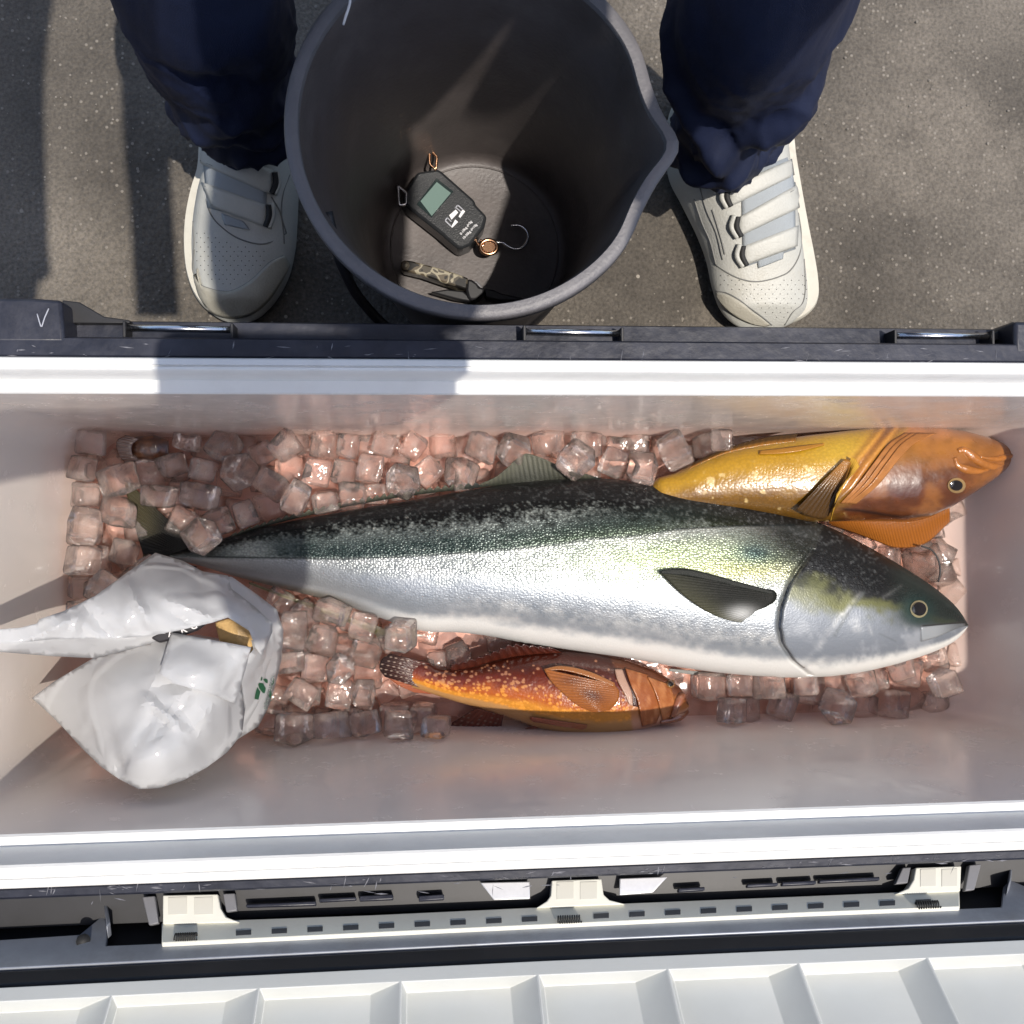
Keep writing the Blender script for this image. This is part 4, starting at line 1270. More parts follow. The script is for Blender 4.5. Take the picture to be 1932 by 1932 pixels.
# ---- the big one: yellowtail
def yellowtail():
    t = thing("yellowtail", "big silver fish with dark green back lying across the ice, its head at the right", "fish", P(1100, 1090, .05))
    top = [(322, 1044), (350, 1038), (374, 1031), (430, 1013), (494, 994), (560, 981), (627, 969), (700, 956), (777, 944), (850, 931), (911, 920), (977, 911), (1040, 905), (1130, 902), (1200, 908), (1277, 919), (1340, 930), (1400, 943), (1460, 958),
           (1520, 977), (1580, 1002), (1640, 1034), (1690, 1063), (1740, 1094), (1775, 1120), (1800, 1142), (1814, 1158), (1824, 1176)]
    bot = [(322, 1056), (361, 1062), (428, 1083), (494, 1101), (561, 1117), (600, 1127), (644, 1140), (700, 1159), (740, 1174), (777, 1187), (810, 1193), (861, 1192), (927, 1200), (977, 1211), (1077, 1226), (1177, 1240), (1277, 1258), (1340, 1267), (1400, 1273), (1480, 1278),
           (1560, 1276), (1620, 1268), (1680, 1254), (1740, 1236), (1780, 1220), (1805, 1205), (1816, 1196), (1824, 1184)]
    thick = [(322, .007), (400, .011), (500, .02), (700, .038), (900, .052), (1100, .06), (1300, .064), (1500, .062), (1600, .057), (1700, .045), (1780, .027), (1812, .013), (1824, .003)]
    fs = Fish(top, bot, .108, thick)
    lat = lambda x: np.interp(x, [380, 470, 560, 644, 777, 911, 1044, 1110, 1210, 1277, 1400, 1530], [1050, 1052, 1053, 1055, 1050, 1041, 1029, 1017, 1011, 998, 992, 990])
    gx = lambda y: np.interp(y, [960, 1043, 1077, 1112, 1148, 1183, 1215, 1247, 1268, 1290], [1560, 1535, 1509, 1491, 1479, 1475, 1481, 1502, 1526, 1550])

    def paint(x, y):
        yt = np.interp(x, fs.xs, fs.yt); yb = np.interp(x, fs.xs, fs.yb)
        v = (y - yt) / np.maximum(yb - yt, 1)
        n1 = fbm(x / 60, y / 22, 1); n2 = fbm(x / 12, y / 9, 5); n3 = fbm(x / 200, y / 30, 9); n4 = fbm(x / 4.5, y / 3.6, 6)
        back = lerp((.008, .009, .010), (.050, .054, .056), ss(.0, .7, n4 + .4 * n2))
        sil = lerp((.34, .37, .37), (.52, .54, .535), ss(-.5, .6, n1 + .5 * n2))
        green = np.array((.030, .048, .046))
        d = y - lat(x)
        # upper flank: dark back breaking up into silver scales
        a = ss(.14, .37, v + .13 * n4 + .05 * n2 + .05 * n1)
        c = lerp(back, sil * np.array([.86, .92, .88]), a)
        band = ss(-62, -20, d + 10 * n1) * (1 - ss(-6, 3, d)) * (1 - ss(1150, 1420, x)) * ss(430, 560, x)
        c = lerp(c, np.broadcast_to(green, c.shape), np.clip(band * (.95 + .25 * n2 + .3 * n4), 0, 1))
        low = ss(-2, 4, d)
        c2 = lerp(sil, (.30, .33, .37), ss(.52, .70, v + .07 * n1) * .8)  # blue-grey reflection on the lower flank, painted into the colour
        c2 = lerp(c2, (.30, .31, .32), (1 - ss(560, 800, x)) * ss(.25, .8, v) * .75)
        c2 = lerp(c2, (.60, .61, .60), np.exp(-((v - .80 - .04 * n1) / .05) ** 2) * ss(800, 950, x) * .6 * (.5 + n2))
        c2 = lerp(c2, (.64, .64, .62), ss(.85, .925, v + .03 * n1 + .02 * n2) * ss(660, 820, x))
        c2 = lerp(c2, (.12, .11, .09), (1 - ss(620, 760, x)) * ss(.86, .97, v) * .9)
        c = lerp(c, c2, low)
        # yellow-green patch behind the head
        yg = np.exp(-((x - 1330) / 230) ** 2 - ((y - 1052 + (x - 1330) * .02) / 40) ** 2)
        c = lerp(c, (.34, .44, .16), np.clip(.7 * yg, 0, .6))
        yl = np.exp(-((x - 1420) / 110) ** 2 - ((y - 1078) / 20) ** 2)
        c = lerp(c, (.44, .40, .10), .5 * yl)
        bl = np.exp(-((x - 1425) / 42) ** 2 - ((y - 1042) / 24) ** 2)
        c = lerp(c, (.045, .10, .115), .85 * bl)
        # dark nape running into the head
        nape = ss(1370, 1525, x + 70 * (1 - ss(.0, .3, v)) + 25 * n2 + 18 * n4) * (1 - ss(.24, .42, v + .08 * n2 + .06 * n4))
        c = lerp(c, lerp((.010, .011, .012), (.085, .09, .095), ss(.05, .7, n4 + .3 * n2)), nape * .92)
        # tail root
        tl = 1 - ss(380, 520, x)
        c = lerp(c, lerp((.012, .014, .014), (.20, .20, .20), ss(-2, 8, d)), tl * .9)
        ln = np.exp(-(d / 1.9) ** 2) * (x > 390) * (x < 1500)
        c = lerp(c, (.012, .018, .02), ln * .85)
        # head
        h = ss(-2, 4, x - gx(y))
        hn = fbm(x / 35, y / 35, 20); hf = fbm(x / 9, y / 12, 27)
        hc = lerp(lerp((.010, .011, .012), (.075, .08, .082), ss(.1, .8, fbm(x / 5, y / 4, 29) + .2 * hn) * (1 - ss(1640, 1700, x))), (.105, .11, .045), ss(.34, .47, v + .09 * hn + .04 * hf))
        hc = lerp(hc, (.17, .19, .22), ss(.47, .60, v + .10 * hn + .03 * hf))
        hc = lerp(hc, (.28, .30, .33), ss(-.1, .6, hn + .5 * hf) * ss(.52, .65, v) * .8)
        hc = lerp(hc, (.20, .22, .25), np.exp(-((x - 1500) / 40) ** 2 - ((y - 1160) / 50) ** 2) * .4)
        for (ax, ay, bx, by, wd, am) in ((1622, 1122, 1590, 1160, 3.2, .6), (1590, 1160, 1562, 1192, 4.0, .7), (1562, 1192, 1546, 1222, 3.0, .5), (1516, 1262, 1556, 1243, 2.6, .8), (1700, 1105, 1668, 1128, 2.5, .35), (1612, 1176, 1618, 1188, 6, .5), (1640, 1180, 1645, 1196, 2.2, .4)):
            tt = np.clip(((x - ax) * (bx - ax) + (y - ay) * (by - ay)) / ((bx - ax) ** 2 + (by - ay) ** 2), 0, 1)
            dd = np.hypot(x - ax - tt * (bx - ax), y - ay - tt * (by - ay))
            hc = lerp(hc, (.62, .63, .62), np.exp(-(dd / (wd * 1.5)) ** 2) * am * .45 * (.6 + hf))
        for (ax, ay, bx, by, wd, am) in ((1630, 1118, 1600, 1158, 2.6, .5), (1600, 1158, 1574, 1200, 2.6, .5), (1786, 1142, 1790, 1144, 3.2, .9), (1660, 1196, 1690, 1210, 1.8, .3)):
            tt = np.clip(((x - ax) * (bx - ax) + (y - ay) * (by - ay)) / ((bx - ax) ** 2 + (by - ay) ** 2), 0, 1)
            dd = np.hypot(x - ax - tt * (bx - ax), y - ay - tt * (by - ay))
            hc = lerp(hc, (.08, .09, .09), np.exp(-(dd / wd) ** 2) * am)
        hc = lerp(hc, (.62, .62, .60), ss(.86, .96, v + .02 * hf))
        fr = ss(1660, 1720, x) * (1 - ss(.55, .72, v))
        hc = lerp(hc, (.022, .030, .027), fr * .85)
        ring = np.exp(-(((np.hypot((x - 1731), (y - 1150) * 1.05)) / 33) ** 4))
        hc = lerp(hc, (.016, .036, .034), .85 * ring)
        mouth = np.exp(-((y - np.interp(x, [1738, 1780, 1826], [1181, 1178, 1172])) / 1.9) ** 2) * ss(1733, 1742, x)
        hc = lerp(hc, (.03, .03, .03), mouth)
        edge = np.exp(-((x - 1739 - (y - 1181) * -.05) / 1.8) ** 2) * ss(1178, 1182, y) * (1 - ss(1208, 1212, y))
        hc = lerp(hc, (.12, .12, .12), .7 * edge)
        c = lerp(c, hc, h)
        ga = np.exp(-((x - gx(y) + 3) / 5.0) ** 2) * (y > 1036) * (1 - ss(1255, 1280, y))
        c = lerp(c, (.05, .05, .052), .6 * ga * (.75 + .6 * n2))  # painted dark band deepens the shade along the gill edge
        metal = np.where(v > .12, .6, .25) * (1 - .75 * ss(.85, .93, v)) * (1 - .55 * h)
        rough = .34 + .10 * h + .12 * (1 - ss(.12, .26, v)) + .06 * n2 + .1 * ss(.82, .9, v)
        sc = (1 - .75 * ss(.52, .66, v + .05 * n1)) * (1 - ss(.78, .86, v)) * (1 - h) + h * nape * .8 * ss(.1, .2, v)
        sc = sc * (.35 + .65 * ss(.06, .2, v))
        return np.clip(c, 0, 1), np.stack([metal, np.clip(rough, .12, .8), np.clip(sc, 0, 1)], -1)
    m = mat_attr("fish_scales", scale=430, bump=.00032, coat=.12, mix_dark=.42, spec=.3, fine=.0003, fscale=500, stretch=(.82, 1.1, .7))
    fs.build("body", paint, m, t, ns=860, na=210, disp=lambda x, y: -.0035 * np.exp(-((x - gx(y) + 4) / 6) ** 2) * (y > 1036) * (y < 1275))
    A = [(gx(y) - 1, y) for y in (1068, 1077, 1095, 1112, 1130, 1148, 1165, 1183, 1200, 1215, 1232, 1247, 1260)]
    B = [(1668, 1092), (1668, 1115), (1668, 1150), (1668, 1190), (1672, 1225), (1676, 1240)]
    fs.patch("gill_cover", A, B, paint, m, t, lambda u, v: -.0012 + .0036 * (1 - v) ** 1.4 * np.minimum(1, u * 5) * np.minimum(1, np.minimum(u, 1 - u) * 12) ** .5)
    fs.patch("jaw", [(1738, 1183), (1760, 1181), (1790, 1178), (1821, 1176)], [(1739, 1211), (1766, 1203), (1796, 1190), (1822, 1180)], lambda x, y: (lerp(np.zeros(x.shape + (3,)) + (.27, .29, .31), (.12, .13, .14), ss(1760, 1812, x)), par(x.shape, .2, .35, 0)), m, t, lambda u, v: .0007 + 0 * u, 24, 8, .001)
    irm = mat("fish_iris", (.30, .27, .16), .25, metal=.3, coat=1.0)
    eye(t, lambda x, y, o: fs.S(x, y, o), 1734, 1149, 16.5, 12.8, .0012, irm, px=1)

    def dark(x, y, u, w, ry):
        c = lerp((.022, .024, .02), (.10, .105, .055), ss(.25, .9, w) * .9)
        c = lerp(c, (.006, .007, .007), ry * .45)
        return c, par(x.shape, .1, .35, 0)

    def pecto(x, y, u, w, ry):
        c = lerp((.014, .015, .013), (.075, .075, .042), ss(.5, 1.0, w) * (.3 + .7 * u))
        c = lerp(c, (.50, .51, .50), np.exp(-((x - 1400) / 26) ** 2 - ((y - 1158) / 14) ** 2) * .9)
        return lerp(c, (.008, .008, .008), ry * .4), par(x.shape, 0, .5, 0)
    fm = mat_attr("fin_membrane", spec=.12, coat=0.0, fine=.0004, fscale=700)

    def on(pts, off):
        r = []
        for q in pts:
            w = fs.S(q[0], q[1], off if len(q) < 3 else q[2]); r.append((q[0], q[1], float(w[2])))
        return r
    fin("pectoral_fin", on([(1461, 1114), (1466, 1122), (1462, 1134), (1448, 1144), (1428, 1152)], .003), on([(1244, 1079, .006), (1262, 1098, .007), (1290, 1124, .008), (1330, 1152, .008), (1366, 1168, .006), (1398, 1175, .005)], .006), fm, t, pecto, nu=90, nv=24, rays=20, bulge=.004)
    fs.patch("fin_edge", [(1244, 1078), (1262, 1074), (1297, 1074), (1340, 1083), (1400, 1100), (1461, 1116)], [(1246, 1082), (1270, 1084), (1300, 1087), (1340, 1095), (1400, 1109), (1461, 1122)],
             lambda x, y: (np.zeros(x.shape + (3,)) + (.016, .018, .016), par(x.shape, 0, .5, 0)), fm, t, lambda u, v: .0075 + 0 * u, 40, 5)
    zz = .112

    def dors(x, y, u, w, ry):
        c = lerp((.022, .024, .018), (.085, .085, .062), ss(0, .9, w))
        c = lerp(c, (.02, .022, .018), ry * .5 + .0 * w)
        return lerp(c, (.025, .028, .026), ss(.86, .97, u)), par(x.shape, .05, .3, 0)
    fin("dorsal_fin", [(905, 920, zz), (960, 914, zz), (1010, 911, zz), (1060, 908, zz), (1100, 907, zz), (1140, 907, zz)],
        [(905, 914, zz + .002), (935, 900, zz + .004), (958, 882, zz + .006), (992, 856, zz + .008), (1060, 880, zz + .006), (1136, 904, zz + .002)], fm, t, dors, nu=100, nv=18, rays=26, amp=.0008)
    fin("dorsal_fin", [(430, 1017, zz), (480, 999, zz), (560, 978, zz), (640, 959, zz), (720, 944, zz), (800, 932, zz), (870, 924, zz), (920, 918, zz)],
        [(438, 1006, zz), (486, 989, zz + .002), (560, 966, zz + .003), (640, 948, zz + .003), (720, 932, zz + .003), (800, 920, zz + .003), (870, 912, zz + .003), (920, 909, zz + .002)], fm, t, dors, nu=220, nv=6, rays=34, amp=.0012, ragged=.6)

    def anal(x, y, u, w, ry):
        c = lerp((.45, .44, .36), (.20, .19, .08), np.exp(-((w - .6) / .3) ** 2))
        c = lerp(c, (.62, .62, .57), ss(.75, 1, u))
        return lerp(c, (.10, .09, .045), ry * .3 + .5 * (1 - ss(.0, .3, u))), par(x.shape, .05, .35, 0)
    fin("anal_fin", [(470, 1098, .1), (560, 1130, .1), (640, 1158, .1), (700, 1178, .1), (750, 1192, .1), (800, 1198, .1)], [(470, 1102, .1), (560, 1138, .1), (640, 1168, .098), (690, 1190, .096), (735, 1204, .096), (796, 1200, .1)], fm, t, anal, nu=110, nv=8, rays=26, amp=.0008)
    fin("pelvic_fin", [(1330, 1268, .09), (1290, 1264, .09), (1262, 1261, .09)], [(1400, 1278, .088), (1330, 1276, .088), (1262, 1266, .09)], fm, t, lambda x, y, u, w, ry: (np.zeros(x.shape + (3,)) + (.2, .2, .19), par(x.shape, 0, .4, 0)), nu=20, nv=5, rays=5)

    def tailc(x, y, u, w, ry):
        c = lerp((.008, .008, .008), (.040, .034, .016), ss(.35, .8, w) * (1 - ss(.4, .9, u)))
        return lerp(c, (.006, .006, .006), ry * .35), par(x.shape, .05, .35, 0)
    zt = .110
    fin("tail_fin", [(372, 1033, zt), (350, 1038, zt), (334, 1043, zt), (328, 1050, zt)], [(233, 902, zt + .004), (243, 950, zt + .003), (256, 1000, zt), (270, 1046, zt)], fm, t, tailc, nu=70, nv=26, rays=16, amp=.0009, bulge=-.002)
    fin("tail_fin", [(328, 1050, zt), (334, 1058, zt), (350, 1064, zt), (372, 1069, zt)], [(270, 1046, zt), (268, 1100, zt), (262, 1150, zt), (262, 1195, zt + .002)], fm, t, tailc, nu=70, nv=26, rays=16, amp=.0009, bulge=-.002)
    return fs


YT = yellowtail()


# ---- yellow greenling in the far right corner
def greenling():
    t = thing("greenling", "golden yellow fish lying on its side along the far wall, behind the silver fish", "fish", P(1650, 890, .06))
    top = [(1225, 932), (1229, 915), (1240, 902), (1275, 892), (1320, 868), (1360, 852), (1400, 842), (1450, 832), (1520, 822), (1580, 815), (1640, 808), (1700, 804), (1760, 806), (1810, 812), (1850, 822), (1885, 835), (1908, 845), (1925, 854)]
    bot = [(1225, 938), (1229, 950), (1240, 957), (1275, 962), (1320, 964), (1360, 966), (1400, 968), (1450, 974), (1520, 985), (1580, 984), (1640, 984), (1700, 985), (1750, 976), (1790, 957), (1830, 932), (1870, 905), (1900, 880), (1925, 858)]
    thick = [(1225, .003), (1240, .015), (1300, .024), (1400, .033), (1500, .040), (1600, .045), (1700, .046), (1780, .042), (1850, .032), (1900, .018), (1925, .005)]
    fs = Fish(top, bot, .122, thick, a=2.4, smooth=6)

    def paint(x, y):
        yt = np.interp(x, fs.xs, fs.yt); yb = np.interp(x, fs.xs, fs.yb)
        v = (y - yt) / np.maximum(yb - yt, 1)
        n1 = fbm(x / 45, y / 30, 41); n2 = fbm(x / 10, y / 10, 45); n3 = fbm(x / 16, y / 16, 47)
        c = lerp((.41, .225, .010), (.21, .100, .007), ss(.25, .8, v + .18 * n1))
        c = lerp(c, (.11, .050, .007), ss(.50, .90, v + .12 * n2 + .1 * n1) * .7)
        c = lerp(c, (.66, .48, .20), ss(.38, .52, n3) * ss(.2, .4, v) * .75)
        c = lerp(c, (.55, .40, .05), ss(1480, 1600, x) * (1 - ss(.2, .5, v)) * .5)
        # head
        hx = x - np.interp(y, [800, 830, 870, 920, 965], [1712, 1690, 1660, 1625, 1580])
        h = ss(-14, 22, hx + 12 * n2)
        hc = lerp((.34, .135, .018), (.11, .030, .007), ss(.22, .60, v + .12 * n1))
        hc = lerp(hc, (.30, .12, .030), ss(0, .5, n1) * .5)
        hc = lerp(hc, (.46, .20, .085), (1 - ss(.02, .2, v)) * .8)
        hc = lerp(hc, (.34, .13, .03), ss(1800, 1870, x) * .8)
        hc = hc * (.62 + .34 * ss(-.6, .6, n1 + .7 * n3))[..., None]
        hc = lerp(hc, (.07, .02, .006), ss(.25, .6, n2 + .5 * n3) * .35 * ss(.35, .6, v))
        c = lerp(c, hc, h)
        # throat folds
        fold = np.exp(-(np.abs(hx + 26) / 30) ** 2) * (1 - ss(.55, .75, v))
        c = lerp(c, (.50, .20, .045), fold * .8)
        st = (.5 + .5 * np.sin(hx / 3.4 + y * .02)) * fold
        c = lerp(c, (.16, .055, .015), st * .65)
        dl = np.exp(-((y - np.interp(x, [1560, 1620, 1700, 1760, 1795], [958, 963, 976, 972, 956])) / 3.2) ** 2) * ss(1575, 1600, x) * (1 - ss(1790, 1800, x))
        c = lerp(c, (.02, .008, .006), dl * .9)
        return np.clip(c, 0, 1), np.stack([0 * x, .30 + .05 * n2, (1 - h) * .5], -1)
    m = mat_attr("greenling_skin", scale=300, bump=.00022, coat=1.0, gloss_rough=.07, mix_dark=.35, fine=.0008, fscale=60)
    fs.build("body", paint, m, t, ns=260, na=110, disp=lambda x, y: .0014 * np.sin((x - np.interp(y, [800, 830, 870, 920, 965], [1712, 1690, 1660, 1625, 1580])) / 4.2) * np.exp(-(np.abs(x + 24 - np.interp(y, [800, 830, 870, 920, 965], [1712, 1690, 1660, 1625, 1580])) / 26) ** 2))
    fm = mat_attr("greenling_fin", spec=.2, coat=.35, gloss_rough=.12, fine=.0004, fscale=500)

    def on(pts, off):
        return [(x, y, float(fs.S(x, y, off)[2])) for x, y in pts]

    def org(x, y, u, w, ry):
        c = lerp((.23, .075, .010), (.34, .115, .018), w)
        return lerp(c, (.12, .035, .006), ry * .5), par(x.shape, 0, .35, 0)

    def brn(x, y, u, w, ry):
        c = lerp((.30, .13, .02), (.06, .030, .008), ss(.1, .6, w))
        return lerp(c, (.03, .015, .005), ry * .4), par(x.shape, 0, .35, 0)
    # pectoral fin folded across the flank, dark side and bright side
    fin("pectoral_fin", on([(1594, 866), (1602, 868), (1606, 874)], .006), on([(1502, 962), (1528, 975), (1556, 978), (1574, 955)], .010), fm, t, brn, nu=40, nv=26, rays=9, amp=.0009, bulge=.005)
    fin("pectoral_fin", on([(1606, 862), (1616, 868), (1622, 880)], .008), on([(1566, 984), (1574, 950), (1580, 930), (1590, 915)], .008), fm, t,
        lambda x, y, u, w, ry: (lerp(np.zeros(x.shape + (3,)) + (.50, .30, .04), (.30, .15, .02), ry * .6), par(x.shape, 0, .3, 0)), nu=30, nv=20, rays=6, bulge=.004)
    z = .105
    fin("dorsal_fin", [(1548, 968, .128), (1600, 968, .126), (1650, 978, .124), (1700, 984, .122), (1750, 976, .120), (1792, 955, .118)], [(1570, 992, z), (1612, 1006, z), (1650, 1020, z), (1692, 1034, z - .004), (1745, 1026, z - .004), (1792, 985, z)], fm, t, org, nu=220, nv=18, rays=44, amp=.0004, bulge=.004)
    fin("anal_fin", on([(1300, 884), (1340, 866), (1380, 852), (1440, 840), (1500, 832)], .001), [(1310, 872, .128), (1350, 853, .13), (1400, 836, .132), (1450, 824, .132), (1505, 817, .13)], fm, t, brn, nu=80, nv=8, rays=18)
    fin("tail_fin", [(1262, 900, .122), (1250, 910, .122), (1252, 924, .122)], [(1160, 925, .11), (1150, 945, .108), (1160, 965, .108)], fm, t, brn, nu=30, nv=10, rays=9)
    fs.patch("pelvic_fin", [(1432, 850), (1470, 846), (1510, 841), (1555, 836)], [(1432, 856), (1470, 855), (1510, 850), (1555, 839)], lambda x, y: (np.zeros(x.shape + (3,)) + (.34, .16, .025), par(x.shape, 0, .35, 0)), fm, t, lambda u, v: .002 + .002 * np.sin(PI * u), 24, 6)
    # gill membranes at the throat
    for k, (dx, lift) in enumerate(((0, .0022), (12, .003), (24, .0038))):
        fs.patch("gill_membrane", [(1586 + dx * .6, 950), (1618 + dx, 915), (1650 + dx, 872), (1676 + dx, 838), (1706 + dx, 816)], [(1600 + dx * .6, 952), (1634 + dx, 914), (1668 + dx, 872), (1700 + dx, 838), (1742 + dx, 817)],
                 lambda x, y: (np.zeros(x.shape + (3,)) + (.38, .16, .05) * (.8 + .25 * fbm(x / 9, y / 9, 61))[..., None], par(x.shape, 0, .3, 0)), fm, t, lambda u, v, lift=lift: lift * np.sin(PI * np.clip(u * .9 + .05, 0, 1)) * (1 - .7 * v) + .0005, 40, 8)
    # lips
    lipm = mat("fish_lip", (.32, .115, .020), .3, var=.2, vscale=90, coat=.9, bump=.001, bscale=200)
    L3 = lambda pts, o: [fs.S(x, y, o) for x, y in pts]
    tube("lip", L3([(1806, 852), (1818, 850), (1834, 862), (1852, 874), (1872, 880), (1890, 878)], -.0012), .0056, lipm, t, n=40, taper=[(0, .55), (.25, 1.0), (.8, .8), (1, .3)])
    tube("lip", L3([(1800, 864), (1806, 878), (1824, 886), (1848, 889), (1868, 884)], -.0012), .0050, lipm, t, n=40, taper=[(0, .6), (.4, 1.0), (1, .35)])
    tube("lip", L3([(1848, 862), (1874, 866), (1900, 862), (1918, 856)], -.0012), .0040, lipm, t, n=30, taper=[(0, .3), (.5, 1.0), (1, .5)])
    irm = mat("greenling_iris", (.26, .17, .07), .15, coat=1.0)
    eye(t, lambda x, y, o: fs.S(x, y, o), 1805, 916, 17, 11.5, .001, irm, ry=.86)
    return fs


GR = greenling()


# ---- red spotted rockfish by the near wall
def rockfish():
    t = thing("rockfish", "red brown fish with pale spots wedged between the silver fish and the near wall", "fish", P(1050, 1310, .06))
    top = [(778, 1243), (800, 1247), (830, 1262), (862, 1262), (900, 1254), (950, 1240), (1000, 1230), (1060, 1226), (1120, 1232), (1180, 1245), (1230, 1262), (1262, 1280), (1282, 1295), (1292, 1310), (1298, 1326)]
    bot = [(778, 1297), (800, 1304), (830, 1314), (862, 1324), (900, 1334), (950, 1350), (1000, 1368), (1060, 1385), (1120, 1391), (1180, 1385), (1230, 1370), (1262, 1360), (1282, 1354), (1292, 1347), (1298, 1336)]
    thick = [(778, .006), (850, .012), (950, .024), (1050, .033), (1150, .036), (1220, .030), (1270, .018), (1298, .004)]
    fs = Fish(top, bot, .104, thick, a=2.3)
    g = random.Random(5)
    spots = []
    for k in range(330):
        x = g.uniform(800, 1200); yt = np.interp(x, fs.xs, fs.yt); yb = np.interp(x, fs.xs, fs.yb)
        v = g.random() ** .62 * .78 + .06
        spots.append((x, yt + v * (yb - yt), g.uniform(1.4, 2.9) * (1.0 + .3 * v), g.uniform(.7, 1.5)))

    def paint(x, y):
        yt = np.interp(x, fs.xs, fs.yt); yb = np.interp(x, fs.xs, fs.yb)
        v = (y - yt) / np.maximum(yb - yt, 1)
        n1 = fbm(x / 40, y / 30, 71); n2 = fbm(x / 9, y / 9, 75)
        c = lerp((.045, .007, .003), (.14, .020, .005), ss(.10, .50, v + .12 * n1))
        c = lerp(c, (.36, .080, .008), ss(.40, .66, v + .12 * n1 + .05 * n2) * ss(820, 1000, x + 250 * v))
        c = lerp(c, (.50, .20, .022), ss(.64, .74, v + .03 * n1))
        c = lerp(c, (.36, .19, .07), ss(.78, .86, v + .02 * n2))
        c = lerp(c, (.10, .02, .01), np.exp(-((x - 1165) / 14) ** 2 - ((y - 1316) / 14) ** 2) * .0)
        sp = np.zeros(x.shape)
        for sx, sy, r, e in spots:
            msk = (np.abs(x - sx) < 10) & (np.abs(y - sy) < 10)
            if msk.any():
                dd = ((x[msk] - sx) / (r * e)) ** 2 + ((y[msk] - sy) / r) ** 2 * 1.2
                sp[msk] = np.maximum(sp[msk], 1 - ss(.6, 1.3, dd))
        c = lerp(c, lerp((.34, .15, .08), (.64, .26, .035), ss(.35, .6, v)), sp * .85 * (1 - ss(.80, .84, v)))
        # head
        h = ss(-4, 4, x - np.interp(y, [1235, 1265, 1330, 1390], [1150, 1163, 1187, 1196]))
        hc = lerp((.11, .030, .010), (.34, .125, .035), ss(.2, .5, v + .15 * n1))
        hc = lerp(hc, (.45, .24, .16), ss(.72, .9, v))
        hc = lerp(hc, (.10, .03, .015), np.exp(-((x - 1262) / 20) ** 2) * (1 - ss(.3, .5, v)) * .7)
        c = lerp(c, hc, h)
        return np.clip(c, 0, 1), np.stack([0 * x, .32 + .06 * n2, (1 - h) * .5 * (1 - ss(.75, .85, v))], -1)
    m = mat_attr("rockfish_skin", scale=330, bump=.0002, spec=.3, coat=.6, gloss_rough=.08, mix_dark=.2, fine=.0008, fscale=110)
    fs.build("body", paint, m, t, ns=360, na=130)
    fm = mat_attr("rockfish_fin", spec=.3, coat=.4, gloss_rough=.15, fine=.0004, fscale=500)

    def spotted(base, edge, sc):
        def f(x, y, u, w, ry):
            c = lerp(base, edge, w)
            c = lerp(c, (.01, .004, .003), ry * .4)
            cx_, cy_ = (x + y * .35) / 11, (y - x * .2) / 8.5
            fx, fy = cx_ - np.floor(cx_) - .5, cy_ - np.floor(cy_) - .5
            d = ((fx + .25 * (vnoise(np.floor(cx_), np.floor(cy_), 3) - .5)) / .25) ** 2 + ((fy) / .17) ** 2
            c = lerp(c, (.24, .18, .145), (1 - ss(.6, 1.2, d)) * sc * (vnoise(np.floor(cx_), np.floor(cy_), 8) > .22))
            return c, par(x.shape, 0, .35, 0)
        return f

    def plain(a, b_):
        return lambda x, y, u, w, ry: (lerp(lerp(np.zeros(x.shape + (3,)) + a, b_, w), np.array(a) * .3, ry * .55), par(x.shape, 0, .35, 0))

    def on(pts, off):
        return [(x, y, float(fs.S(x, y, off)[2])) for x, y in pts]
    z = .106
    fin("tail_fin", [(812, 1252, z), (806, 1268, z), (806, 1284, z), (812, 1303, z)], [(736, 1234, z + .004), (720, 1244, z + .003), (716, 1262, z), (726, 1277, z - .002)], fm, t, spotted((.085, .016, .007), (.012, .005, .004), .9), nu=60, nv=60, rays=12, bulge=.004)
    fin("tail_fin", [(806, 1284, z), (812, 1303, z), (822, 1310, z)], [(724, 1272, z - .004), (750, 1292, z - .004), (780, 1306, z - .004)], fm, t, plain((.30, .075, .03), (.36, .11, .05)), nu=30, nv=14, rays=8)
    fin("dorsal_fin", on([(850, 1266), (890, 1260), (940, 1246), (1000, 1236), (1060, 1232)], .001), [(852, 1254, .12), (890, 1244, .128), (935, 1228, .132), (968, 1215, .132), (1040, 1222, .12)], fm, t, plain((.08, .016, .008), (.035, .008, .006)), nu=120, nv=10, rays=13, amp=.0022, ragged=.25)
    fin("anal_fin", on([(950, 1348), (935, 1346), (915, 1341), (900, 1336)], .0), [(945, 1380, .086), (905, 1400, .084), (866, 1393, .086), (846, 1368, .09), ], fm, t, spotted((.16, .035, .016), (.06, .012, .008), .55), nu=60, nv=40, rays=9, amp=.0012, ragged=.12)
    fin("pelvic_fin", on([(1108, 1368), (1106, 1373), (1100, 1377)], .002), on([(1000, 1353), (1000, 1357), (1006, 1361)], .006), fm, t, plain((.36, .13, .06), (.30, .07, .035)), nu=24, nv=20, rays=4)
    fin("pelvic_fin", on([(1010, 1370), (1020, 1375), (1030, 1380)], .0), [(940, 1392, .085), (955, 1400, .082), (985, 1392, .085)], fm, t, plain((.30, .09, .05), (.14, .03, .02)), nu=24, nv=12, rays=5)

    def pec(x, y, u, w, ry):
        c = lerp((.26, .085, .016), (.30, .10, .022), w)
        c = lerp(c, (.05, .012, .008), np.exp(-((x - 1118) / 22) ** 2 - ((y - 1312 + (x - 1118) * -.3) / 11) ** 2) * .9)
        c = lerp(c, (.12, .035, .012), np.exp(-((x - 1080) / 26) ** 2 - ((y - 1284) / 9) ** 2) * .8)
        return lerp(c, (.14, .04, .012), ry * .5), par(x.shape, 0, .33, 0)
    fin("pectoral_fin", on([(1160, 1292), (1168, 1304), (1166, 1322), (1150, 1340)], .003), on([(1026, 1262), (1040, 1286), (1062, 1308), (1088, 1330), (1118, 1344)], .008), fm, t, pec, nu=100, nv=30, rays=15, amp=.0009, bulge=.005)
